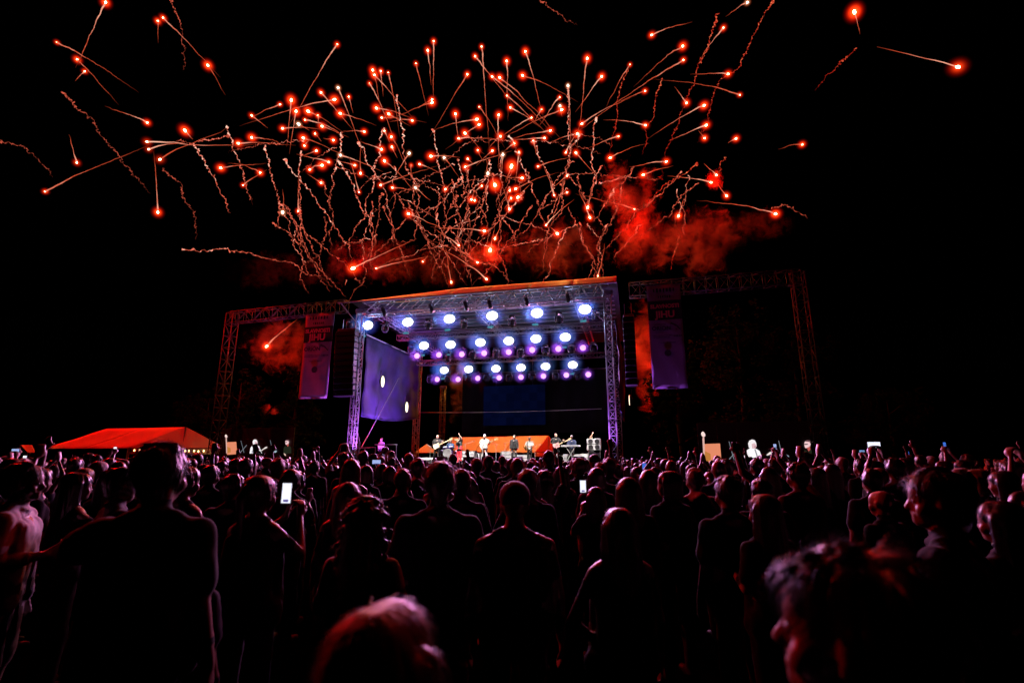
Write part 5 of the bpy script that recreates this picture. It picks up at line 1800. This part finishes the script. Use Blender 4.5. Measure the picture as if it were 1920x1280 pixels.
TRAILS = """425,238 432,262 448,305 458,335 468,370 475,385|362,270 385,305 405,340 418,370 428,400|115,175 145,202 170,222 190,250 222,290 245,325 285,365:d
308,315 320,332 340,345 345,375 365,405 367,450:d|343,468 380,471 420,466 475,478 510,488 545,490 570,510 610,525:m|495,273 503,300 512,340 520,370 522,400 518,430
532,300 560,335 600,385 630,430 655,465 660,500|564,285 560,330 562,380 565,430 566,460|641,248 637,280 632,310 620,360 618,395
672,265 690,305 702,320 700,350 683,385 685,405 665,430 655,465|721,240 712,290 700,320 718,350 730,400 738,430 740,460|635,300 660,345 678,390 690,410 700,450 688,490
610,405 608,440 600,470 570,500:d|745,180 755,250 762,310 775,350 780,400 782,430 775,450 745,455|812,243 820,285 828,330 833,370 831,410|858,298 868,335 870,375
865,335 840,362 810,395 795,410|915,325 880,365 850,405 830,420|955,255 975,300 990,330 1000,360 1015,390|1000,265 1015,300 1030,330 1038,365 1045,372 1030,400 1022,420
940,290 940,320 940,355 930,385|918,300 915,350 915,390 903,410 902,425|984,356 970,375 955,395 945,412 925,425 890,450|945,412 960,435 968,460:m
820,400 825,430 840,450 860,470 895,490 930,500 960,530:m|1085,250 1065,300 1062,330 1050,360|1065,161 1067,230 1070,280 1063,330 1085,350 1100,380|1117,220 1112,270 1110,310 1115,340 1108,370 1100,410
1347,25 1338,60 1320,105 1305,130 1300,160 1285,190 1270,240 1257,265 1247,290 1240,330:r|1450,0 1440,20 1418,55 1400,95 1385,130 1365,139 1350,150 1337,185 1330,215 1322,240 1310,270:r|1242,147 1232,175 1225,210 1220,228 1210,238 1212,260 1208,285:r
1181,122 1163,160 1158,195 1155,225 1148,255 1144,290:r|1307,305 1290,320 1270,335 1245,345 1225,370 1205,395:r|1130,310 1118,330 1110,350 1105,370:m|1150,355 1140,375 1125,400 1110,415:m
1275,440 1270,460 1262,480 1257,505:r|1607,90 1590,105 1570,125 1550,145 1530,172:r|1445,390 1475,385 1500,400 1515,410:d|322,0 330,30 340,60 348,130:d
0,265 40,275 70,295 100,330:d|1012,0 1040,20 1080,48:d|430,255 395,265 360,270 330,262:m|1360,295 1358,302 1353,315 1348,326:r|706,438 704,448 700,462:m|651,524 648,532:m"""
_r = random.Random(77)
extra = []
for k in range(58):
    x = _r.uniform(500, 1200) if k < 44 else _r.uniform(420, 1330)
    y = _r.uniform(300, 430)
    L = _r.uniform(60, 170)
    lean = _r.gauss(0, .35) + (x - 880) / 900.0
    pts_ = []
    n_ = 5
    for j in range(n_):
        f_ = j / (n_ - 1)
        pts_.append("%.0f,%.0f" % (x - lean * L * f_ + _r.gauss(0, 5), y + L * f_ + _r.gauss(0, 3)))
    extra.append(" ".join(pts_) + _r.choice((":l", ":l", ":k")))
for k in range(26):                      # long flat arcs that cross the swarm
    x = _r.uniform(520, 1150); y = _r.uniform(250, 470); L = _r.uniform(60, 150) * _r.choice((-1, 1)); h_ = _r.uniform(-40, 45)
    extra.append(" ".join("%.0f,%.0f" % (x + L * f_, y + h_ * f_ + 26 * f_ * f_) for f_ in (0, .25, .5, .75, 1)) + ":k")
TRAILS = TRAILS + "|" + "|".join(extra)
DFW = 60.0
M_core = glow("burning star core", (1.0, 0.80, 0.42), 14.0)
M_corew = glow("burning white star core", (1.0, 0.95, 0.80), 14.0)
M_core.cycles.emission_sampling = 'NONE'

def fade_glow(name, near, far, strength):
    """embers: bright where they have just left the star, cooling along the tail; lit smoke columns glow by it too"""
    m = bpy.data.materials.new(name); m.use_nodes = True
    nt = m.node_tree; nt.nodes.clear()
    o = nt.nodes.new("ShaderNodeOutputMaterial")
    e = nt.nodes.new("ShaderNodeEmission")
    at = nt.nodes.new("ShaderNodeAttribute"); at.attribute_name = "ember"
    rp = nt.nodes.new("ShaderNodeValToRGB")
    els = rp.color_ramp.elements
    els[0].position = 0.0; els[0].color = (0, 0, 0, 1)
    els[1].position = 1.0; els[1].color = (*near, 1)
    el = els.new(0.45); el.color = (*far, 1)
    nt.links.new(at.outputs["Fac"], rp.inputs[0])
    nt.links.new(rp.outputs[0], e.inputs[0])
    e.inputs[1].default_value = strength
    nt.links.new(e.outputs[0], o.inputs[0])
    m.cycles.emission_sampling = 'NONE'
    return m
M_tail = fade_glow("spark tail", (1.0, 0.50, 0.34), (0.62, 0.075, 0.03), 1.1)
M_trail = fade_glow("ember smoke trail", (1.0, 0.58, 0.44), (0.66, 0.10, 0.055), 1.4)  # smoke columns and embers; firework light on the smoke put in as emission
M_trail_red = fade_glow("red ember smoke trail", (1.0, 0.22, 0.09), (0.50, 0.022, 0.010), 1.1)

def halo_mat(name, col, hot, strength, power):
    """the halo round a burning star: lens bloom and lit smoke put in as emission"""
    m = bpy.data.materials.new(name); m.use_nodes = True
    nt = m.node_tree; nt.nodes.clear()
    o = nt.nodes.new("ShaderNodeOutputMaterial")
    v = nt.nodes.new("ShaderNodeEmission")
    v.inputs[0].default_value = (*col, 1)
    tc = nt.nodes.new("ShaderNodeTexCoord")
    ln = nt.nodes.new("ShaderNodeVectorMath"); ln.operation = 'LENGTH'
    nt.links.new(tc.outputs["Object"], ln.inputs[0])
    s = nt.nodes.new("ShaderNodeMath"); s.operation = 'SUBTRACT'; s.use_clamp = True
    s.inputs[0].default_value = 1.0
    nt.links.new(ln.outputs["Value"], s.inputs[1])
    p = nt.nodes.new("ShaderNodeMath"); p.operation = 'POWER'; p.inputs[1].default_value = power
    nt.links.new(s.outputs[0], p.inputs[0])
    mu = nt.nodes.new("ShaderNodeMath"); mu.operation = 'MULTIPLY'; mu.inputs[1].default_value = strength
    mx = nt.nodes.new("ShaderNodeValToRGB")
    e0 = mx.color_ramp.elements
    e0[0].position = 0.35; e0[0].color = (*col, 1)
    e0[1].position = 0.85; e0[1].color = (*hot, 1)
    nt.links.new(s.outputs[0], mx.inputs[0])
    nt.links.new(mx.outputs[0], v.inputs[0])
    nt.links.new(p.outputs[0], mu.inputs[0])
    nt.links.new(mu.outputs[0], v.inputs[1])
    nt.links.new(v.outputs[0], o.inputs["Volume"])
    m.cycles.emission_sampling = 'NONE'
    return m
M_halo = halo_mat("red bloom halo", (1.0, 0.008, 0.001), (1.0, 0.06, 0.008), 8.5, 4.4)  # halo of bloom and lit smoke round a star, put in as emission
M_halow = halo_mat("pale flame envelope", (1.0, 0.16, 0.05), (1.0, 0.6, 0.3), 6.0, 4.2)

def ico(sub):
    import bmesh
    bm = bmesh.new()
    bmesh.ops.create_icosphere(bm, subdivisions=sub, radius=1.0)
    me = bpy.data.meshes.new("ball"); bm.to_mesh(me); bm.free()
    return me
core_me = {}
for k, m in (("r", M_core), ("w", M_corew)):
    me = ico(2); me.materials.append(m); me.polygons.foreach_set("use_smooth", [True] * len(me.polygons)); core_me[k] = me
halo_me = {}
for k, m in (("r", M_halo), ("w", M_halow)):
    me = ico(3); me.materials.append(m); halo_me[k] = me

def wiggle_path(pts, step, amp, seed):
    out = []
    for i in range(len(pts) - 1):
        n = max(1, int((pts[i + 1] - pts[i]).length / step))
        for k in range(n):
            out.append(pts[i].lerp(pts[i + 1], k / n))
    out.append(pts[-1])
    # smooth the corners, then let it wander
    for _ in range(3):
        out = [out[0]] + [(out[i - 1] + out[i] * 2 + out[i + 1]) / 4 for i in range(1, len(out) - 1)] + [out[-1]]
    res = []
    for i, p in enumerate(out):
        q = Vector((i * step * 0.55 + seed * 17.3, seed * 3.1, 0.5))
        w = Vector((mnoise.noise(q), mnoise.noise(q + Vector((7, 9, 3))), mnoise.noise(q + Vector((1, 5, 13)))))
        q2 = q * 3.1
        w2 = Vector((mnoise.noise(q2), mnoise.noise(q2 + Vector((7, 9, 3))), mnoise.noise(q2 + Vector((1, 5, 13)))))
        res.append(p + (w + w2 * 0.6) * amp * min(1.0, i / 3))
    return res

def tube_obj(name, m, pts, radii, heat, parent, origin, seg=5):
    mb = MB().path([p - origin for p in pts], radii, seg)
    me = mb.mesh(name, m, True)
    at = me.attributes.new("ember", 'FLOAT', 'POINT')
    at.data.foreach_set("value", np.repeat(np.array(heat, dtype=np.float32), seg))
    o = bpy.data.objects.new(name, me)
    COL.objects.link(o)
    o.parent = parent
    return o

ROOF_STARS = ((706, 503), (793, 490), (846, 529), (912, 523), (1121, 517), (1045, 438), (662, 503))
star_specs = []
for tok in STARS.split():
    f = tok.split(",")
    star_specs.append((*map(float, f[:4]), f[4] if len(f) > 4 else ""))
STAR_LABELS = {
    (198, 5): "red firework star at the very top edge, tail falling toward the marquee side",
    (107, 80): "highest red star in the far dark corner over the marquee side",
    (85, 359): "lone red star lowest over the marquee side with a long tail",
    (144, 305): "lone red star with hardly any tail above the marquee",
    (296, 398): "red star falling straight down with its tail above it, over the marquee",
    (1796, 126): "large starburst of red light farthest out over the dark side",
    (1602, 23): "large red star with a crooked tail near the top over the dark side",
    (1504, 271): "short tailed red star alone above the larger banner's beam end",
    (1454, 401): "red star with a long faint tail just above the dim beam",
    (1401, 5): "white star touching the top edge of the sky",
    (662, 503): "big pale star low beside the scrim side end of the roof",
    (706, 503): "pale star low above the scrim side of the roof with a slanting tail",
    (500, 649): "single red star burning below the dim beam next to the narrow banner",
    (1121, 517): "red star just above the keyboard side end of the roof",
    (846, 529): "small red star dropping closest to the middle of the roof",
    (912, 523): "red star above the middle of the roof with a long slanted tail",
    (632, 84): "high red star with a long straight tail over the scrim side",
    (1222, 66): "high red star with its tail pointing away from the stage",
}
def star_label(x, y, tx, ty, rnd):
    ang = math.degrees(math.atan2(ty - y, tx - x)) % 360
    way = ["level toward keyboard side", "slanting down toward keyboard side", "straight down", "slanting down toward marquee side", "level toward marquee side",
           "slanting up toward marquee side", "straight up", "slanting up toward keyboard side"][int((ang + 22.5) // 45) % 8]
    L = math.hypot(tx - x, ty - y)
    size = "short" if L < 30 else ("mid" if L < 65 else "long")
    zx = next(n_ for lim, n_ in ((430, "marquee"), (560, "narrow banner"), (650, "line of speakers"), (740, "scrim"), (820, "drummer"), (890, "woman singer"), (950, "man in white"), (1010, "saxophonist"),
                                 (1080, "keyboard"), (1160, "front tower"), (1260, "larger banner"), (9999, "dim beam")) if x < lim)
    zy = "highest" if y < 150 else ("high" if y < 240 else ("midway" if y < 320 else ("low" if y < 420 else "lowest")))
    return f"{zy} red star over {zx}, {size} tail {way}"
nstar = 0
for i, (x, y, tx, ty, flag) in enumerate(star_specs):
    rnd = random.Random(i * 13 + 5)
    dep = DFW + rnd.uniform(-5, 5)
    if (int(x), int(y)) in ((276, 266), (279, 280), (300, 299), (1796, 126)): dep = 19.0
    if (int(x), int(y)) == (144, 305): dep = 37.0
    if (int(x), int(y)) in ROOF_STARS: dep = 36.0
    p = P(x, y, dep)
    tx, ty = x + (tx - x) * 1.3, y + (ty - y) * 1.3
    q = P(tx, ty, dep + rnd.uniform(-3, 3) * dep / DFW)
    lab = STAR_LABELS.get((int(x), int(y)))
    grp = None
    if lab is None:
        if flag == "w":
            lab, grp = star_label(x, y, tx, ty, rnd).replace("red star", "white star"), "white stars over the stage"
        else:
            lab, grp = star_label(x, y, tx, ty, rnd), "red stars over the stage"
    t = empty("firework_star", p, label=lab, cat="firework", group=grp)
    px = dep / FPX                                 # metres covered by one photograph pixel there
    edge = abs(x - 960) > 330
    s = {"b": 1.55, "w": 1.0, "": rnd.uniform(0.58, 1.15)}[flag]
    if edge: s *= 1.1
    k = "w" if flag == "w" else "r"
    dirv = (p - q).normalized()
    rot = dirv.to_track_quat('Z', 'Y').to_euler()
    c = bpy.data.objects.new("core", core_me[k]); COL.objects.link(c); c.parent = t
    c.scale = (1.8 * px * s, 1.8 * px * s, 2.9 * px * s); c.rotation_euler = rot
    h = bpy.data.objects.new("bloom", halo_me[k]); COL.objects.link(h); h.parent = t
    hr = (16.5 if k == "r" else 11.0) * px * s
    h.scale = (hr, hr, hr * 1.12); h.rotation_euler = rot
    mid = (p + q) / 2 + Vector((0, 0, (p - q).length * rnd.uniform(0.0, 0.05)))
    pts = wiggle_path([p, p.lerp(mid, .5) + Vector((0, 0, (p - q).length * .015)), mid, q], 0.28, 0.05 + 0.10 * rnd.random(), i)
    n = len(pts)
    strong = rnd.uniform(0.55, 1.0)
    rad = [(max(0.25, (1.9 * (1 - j / n) ** 1.5 if j < n * 0.3 else 0.75)) * (0.8 + 0.4 * rnd.random())) * px * (0.5 + 0.25 * strong) for j in range(n)]
    heat = [max(0.02, (1.0 - 0.75 * (j / n)) * strong * rnd.uniform(0.75, 1.1)) if j < n * 0.75 else max(0.0, 0.25 * strong * (1 - (j / n - .75) * 4)) for j in range(n)]
    tube_obj("spark_tail", M_tail, pts, rad, heat, t, p)
    nstar += 1
print("stars", nstar)

def zone(x):
    return next(n_ for lim, n_ in ((120, "small stall"), (240, "marquee roof"), (350, "marquee ridge"), (430, "marquee gable"), (500, "dim mast"), (560, "narrow banner"), (600, "gap beside the narrow banner"), (650, "line of speakers"), (690, "scrim side tower"),
        (740, "scrim"), (790, "bassist"), (830, "drummer"), (870, "woman singer"), (905, "amplifiers"), (930, "man in white"), (970, "singer in black"), (1010, "saxophonist"), (1050, "bald guitarist"), (1080, "keyboard"), (1100, "dancer"),
        (1135, "speaker stack"), (1165, "keyboard side tower"), (1220, "larger banner"), (1290, "larger banner's outer edge"), (1330, "beam near the large screen"), (1380, "large screen"), (1470, "outer beam end"), (9999, "outer mast")) if x < lim)
ti = 0
for line in TRAILS.replace("\n", "|").split("|"):
    line = line.strip()
    if not line: continue
    flag = ""
    if ":" in line: line, flag = line.split(":")
    px_pts = [tuple(map(float, c.split(","))) for c in line.split()]
    rnd = random.Random(ti * 31 + 9)
    dep = DFW + rnd.uniform(-6, 6)
    pts = [P(x, y, dep + rnd.uniform(-1, 1)) for x, y in px_pts]
    px = dep / FPX
    path = wiggle_path(pts, 0.15, 0.30, ti + 50)
    path = [q + Vector((rnd.gauss(0, .075), rnd.gauss(0, .075), rnd.gauss(0, .075))) for q in path]
    n = len(path)
    br = {"": 1.0, "m": 0.72, "d": 0.38, "r": 0.85, "l": 0.52, "k": 0.8}[flag]
    rad, heat = [], []
    for j in range(n):
        f = j / max(1, n - 1)
        lump = 0.30 + 0.9 * max(0.0, mnoise.noise(Vector((j * 0.21, ti * 9.0, 0)))) + 1.15 * rnd.random() ** 2
        top = 1.9 if f < 0.05 else 1.0
        rad.append(px * ({"d": 1.0, "l": 0.9, "k": 0.6}.get(flag, 1.05)) * lump * top * (1.0 - 0.35 * f))
        hh = br * (1.05 - 0.62 * f) * (0.72 + 0.5 * mnoise.noise(Vector((j * 0.33, ti * 5.0, 3)))) * rnd.choice((0.2, 0.55, 0.9, 1.1, 1.35))
        if f > 0.9: hh *= max(0.05, (1 - f) * 10)
        heat.append(max(0.02, min(1.0, hh)))
    x0, y0 = px_pts[0]
    t = empty("firework_trail", path[0])
    if flag == "r": lab, grp = f"lumpy red ember smoke trail {'high' if y0 < 200 else 'low'} over the {zone(x0)}", "red ember smoke trails"
    elif flag == "d": lab, grp = f"faint dark red ember smoke trail drifting {'high' if y0 < 200 else 'low'} over the {zone(x0)}", "faint ember smoke trails"
    elif flag in "lk" and flag:
        zx = next(n_ for lim, n_ in ((560, "narrow banner"), (650, "line of speakers"), (740, "scrim"), (820, "drummer"), (890, "woman singer"), (950, "man in white"), (1010, "saxophonist"), (1080, "keyboard"), (1160, "front tower"), (9999, "larger banner")) if x0 < lim)
        lab, grp = f"{'thin bright' if flag == 'k' else 'faint lacy'} ember smoke trail {'low' if y0 > 360 else 'midway'} over the {zx}", "thin ember smoke trails"
    elif flag == "m": lab, grp = f"dim wandering ember smoke trail over the {zone(x0)}", "dim ember smoke trails"
    else: lab, grp = f"lumpy pale pink ember smoke column {'high' if y0 < 260 else 'low'} over the {zone(x0)}", "pale ember smoke columns"
    tag(t, lab, "firework", grp)
    tube_obj("ember_smoke", M_trail_red if flag == "r" else M_trail, path, rad, heat, t, path[0], 6)
    ti += 1
print("trails", ti)

# the light the stars cast on roof, tents and crowd
FIRE_COL = (1.0, 0.004, 0.001)
FIRE_ORANGE = (1.0, 0.17, 0.03)
FIRE_PINK = (1.0, 0.07, 0.16)
FIRE_AMBER = (1.0, 0.46, 0.08)
FIRE = [(560, 250, 56), (730, 200, 62), (900, 230, 55), (960, 350, 60), (1060, 220, 58), (1180, 200, 64), (1320, 230, 60), (670, 330, 60), (820, 330, 64), (1340, 335, 60), (280, 280, 19), (1796, 126, 19), (144, 305, 37)]
for i, (x, y, dep) in enumerate(FIRE):
    pw = 3400.0 if i < 10 else (950.0 if i < 12 else 46000.0)
    lamp("star_fill_light", 'POINT', P(x, y, dep), pw, FIRE_PINK if 10 <= i < 12 else FIRE_COL, 0.08)
# stars low over the roof, then fill lights added for tent and smoke
for x_, y_ in ROOF_STARS:
    lamp("star_fill_light", 'POINT', P(x_, y_ - 3, 36), 600.0, FIRE_AMBER, 0.05)
lamp("star_fill_light", 'POINT', P(940, 640, 57), 4600.0, FIRE_AMBER, 0.08)  # unseen light added behind the backdrop to brighten the rear tent
lamp("star_fill_light", 'POINT', P(665, 500, 58), 1500.0, FIRE_COL, 0.08)
lamp("star_fill_light", 'POINT', P(1190, 390, 58), 3500.0, FIRE_COL, 0.08)
lamp("star_fill_light", 'POINT', P(1222, 735, 58), 5000.0, FIRE_COL, 0.08)  # flare light added behind the stage to redden the smoke
lamp("star_fill_light", 'POINT', P(1185, 620, 57), 3500.0, FIRE_COL, 0.08)  # second light added to brighten that smoke
lamp("star_fill_light", 'POINT', P(505, 768, 47), 120.0, FIRE_COL, 0.05)  # light added inside the low smoke patch, no star there
lamp("star_fill_light", 'POINT', P(925, 475, 58), 3000.0, FIRE_COL, 0.08)
lamp("star_fill_light", 'POINT', P(500, 649, 57), 2000.0, FIRE_COL, 0.08)

# ================================================================ smoke
def smoke_mat(name, dens, scale, thr, seed):
    m = bpy.data.materials.new(name); m.use_nodes = True
    nt = m.node_tree; nt.nodes.clear()
    o = nt.nodes.new("ShaderNodeOutputMaterial")
    v = nt.nodes.new("ShaderNodeVolumeScatter")
    v.inputs["Color"].default_value = (0.85, 0.48, 0.42, 1)
    v.inputs["Anisotropy"].default_value = 0.1
    tc = nt.nodes.new("ShaderNodeTexCoord")
    geo = nt.nodes.new("ShaderNodeNewGeometry")
    ln = nt.nodes.new("ShaderNodeVectorMath"); ln.operation = 'LENGTH'
    nt.links.new(tc.outputs["Object"], ln.inputs[0])
    edge = nt.nodes.new("ShaderNodeMapRange"); edge.inputs[1].default_value = 1.0; edge.inputs[2].default_value = 0.35
    edge.inputs[3].default_value = -0.35; edge.inputs[4].default_value = 0.06
    nt.links.new(ln.outputs["Value"], edge.inputs[0])
    off = nt.nodes.new("ShaderNodeVectorMath"); off.operation = 'ADD'; off.inputs[1].default_value = (seed * 13.7, seed * 5.1, 0)
    nt.links.new(geo.outputs["Position"], off.inputs[0])
    nz = nt.nodes.new("ShaderNodeTexNoise"); nz.inputs["Scale"].default_value = scale
    nz.inputs["Detail"].default_value = 5.0; nz.inputs["Roughness"].default_value = 0.66; nz.inputs["Distortion"].default_value = 1.2
    nt.links.new(off.outputs[0], nz.inputs["Vector"])
    ad = nt.nodes.new("ShaderNodeMath"); ad.operation = 'ADD'
    nt.links.new(nz.outputs["Fac"], ad.inputs[0]); nt.links.new(edge.outputs[0], ad.inputs[1])
    mr = nt.nodes.new("ShaderNodeMapRange"); mr.inputs[1].default_value = thr; mr.inputs[2].default_value = thr + 0.10
    mr.inputs[3].default_value = 0.0; mr.inputs[4].default_value = dens
    nt.links.new(ad.outputs[0], mr.inputs[0])
    n2 = nt.nodes.new("ShaderNodeTexNoise"); n2.inputs["Scale"].default_value = scale * 0.42
    n2.inputs["Detail"].default_value = 1.5
    mp = nt.nodes.new("ShaderNodeMapping"); mp.inputs["Scale"].default_value = (1.0, 1.0, 0.55)
    nt.links.new(off.outputs[0], mp.inputs["Vector"]); nt.links.new(mp.outputs[0], n2.inputs["Vector"])
    m2 = nt.nodes.new("ShaderNodeMapRange"); m2.inputs[1].default_value = 0.44; m2.inputs[2].default_value = 0.60
    nt.links.new(n2.outputs["Fac"], m2.inputs[0])
    mu = nt.nodes.new("ShaderNodeMath"); mu.operation = 'MULTIPLY'
    nt.links.new(mr.outputs[0], mu.inputs[0]); nt.links.new(m2.outputs[0], mu.inputs[1])
    nt.links.new(mu.outputs[0], v.inputs["Density"])
    nt.links.new(v.outputs[0], o.inputs["Volume"])
    return m
SMOKE = [  # px, py, rx, ry in photograph pixels, depth, density, scale
    (1180, 355, 110, 125, 61, 0.34, 0.36), (1310, 455, 165, 125, 63, 0.24, 0.28), (1205, 450, 130, 115, 60, 0.20, 0.42),
    (925, 478, 120, 70, 60, 0.26, 0.38), (690, 490, 220, 90, 60, 0.075, 0.46), (1050, 465, 190, 110, 61, 0.085, 0.42),
    (830, 500, 200, 75, 61, 0.06, 0.48), (1210, 660, 85, 190, 62, 0.36, 0.22), (530, 645, 130, 95, 60, 0.20, 0.42),
    (502, 767, 40, 20, 48, 0.80, 0.42), (850, 720, 70, 130, 60, 0.16, 0.36), (1340, 335, 34, 52, 60, 0.20, 0.5),
    (1430, 420, 110, 60, 62, 0.08, 0.5), (520, 510, 190, 70, 62, 0.04, 0.44),
]
ball = ico(3)
for i, (x, y, rx, ry, dep, dn, scl) in enumerate(SMOKE):
    me = ball.copy()
    me.materials.append(smoke_mat("firework smoke %d" % i, dn * 0.95, scl * 1.9, 0.495, i + 1))
    o = bpy.data.objects.new("smoke", me); COL.objects.link(o)
    px = dep / FPX
    o.location = P(x, y, dep)
    o.scale = (rx * px, min(rx, ry) * px * 0.9, ry * px)
    tag(o, kind="stuff")

# balls of mist added round the lamps to give them a halo
def lamp_halo_mist(rad, dens):
    m = bpy.data.materials.new("halo mist round a lamp"); m.use_nodes = True
    nt = m.node_tree; nt.nodes.clear()
    o = nt.nodes.new("ShaderNodeOutputMaterial")
    v = nt.nodes.new("ShaderNodeVolumeScatter")
    v.inputs["Color"].default_value = (0.13, 0.36, 1.0, 1)
    tc = nt.nodes.new("ShaderNodeTexCoord")
    ln = nt.nodes.new("ShaderNodeVectorMath"); ln.operation = 'LENGTH'
    nt.links.new(tc.outputs["Object"], ln.inputs[0])
    mr = nt.nodes.new("ShaderNodeMapRange"); mr.interpolation_type = 'SMOOTHSTEP'
    mr.inputs[1].default_value = 1.0; mr.inputs[2].default_value = 0.1
    mr.inputs[3].default_value = 0.0; mr.inputs[4].default_value = dens
    nt.links.new(ln.outputs["Value"], mr.inputs[0])
    nt.links.new(mr.outputs[0], v.inputs["Density"])
    nt.links.new(v.outputs[0], o.inputs["Volume"])
    me = ico(3); me.materials.append(m)
    return me
mist_w = lamp_halo_mist(1.0, 0.7)
for nm, r in ROWS.items():
    for i, (a, z) in enumerate(r["az"]):
        o = bpy.data.objects.new("smoke", mist_w); COL.objects.link(o)  # halo mist ball added round a lamp
        o.location = S(a, r["d"] - 0.45, z); o.scale = (1.15, 1.15, 1.0)
        tag(o, kind="stuff")
mist_p = lamp_halo_mist(1.0, 0.9)
mist_p.materials[0].node_tree.nodes["Volume Scatter"].inputs["Color"].default_value = (0.45, 0.16, 1.0, 1)
for nm, r in PURPLE.items():
    for px, py in r["px"]:
        a, z = AZ(px, py, r["d"])
        o = bpy.data.objects.new("smoke", mist_p); COL.objects.link(o)  # halo mist ball added round a lamp
        o.location = S(a, r["d"] - 0.32, z); o.scale = (0.62, 0.62, 0.62)
        tag(o, kind="stuff")

# ---------------------------------------------------------------- tell look-alikes apart by their place
by_label = {}
for o in list(COL.objects):
    if o.parent is None and "label" in o.keys() and "group" in o.keys():
        by_label.setdefault(o["label"], []).append(o)
for lab, obs in by_label.items():
    if len(obs) < 2: continue
    obs.sort(key=lambda q: q.location.x / max(q.location.y, 0.1))
    n = len(obs)
    words = {2: ["left one", "right one"], 3: ["left one", "middle one", "right one"], 4: ["leftmost", "second leftmost", "second rightmost", "rightmost"]}.get(n)
    for i, q in enumerate(obs):
        q["label"] = f"{lab}, {words[i] if words else ORD[min(i, 9)] + ' from left'}"

bpy.data.scenes.remove(WORK)
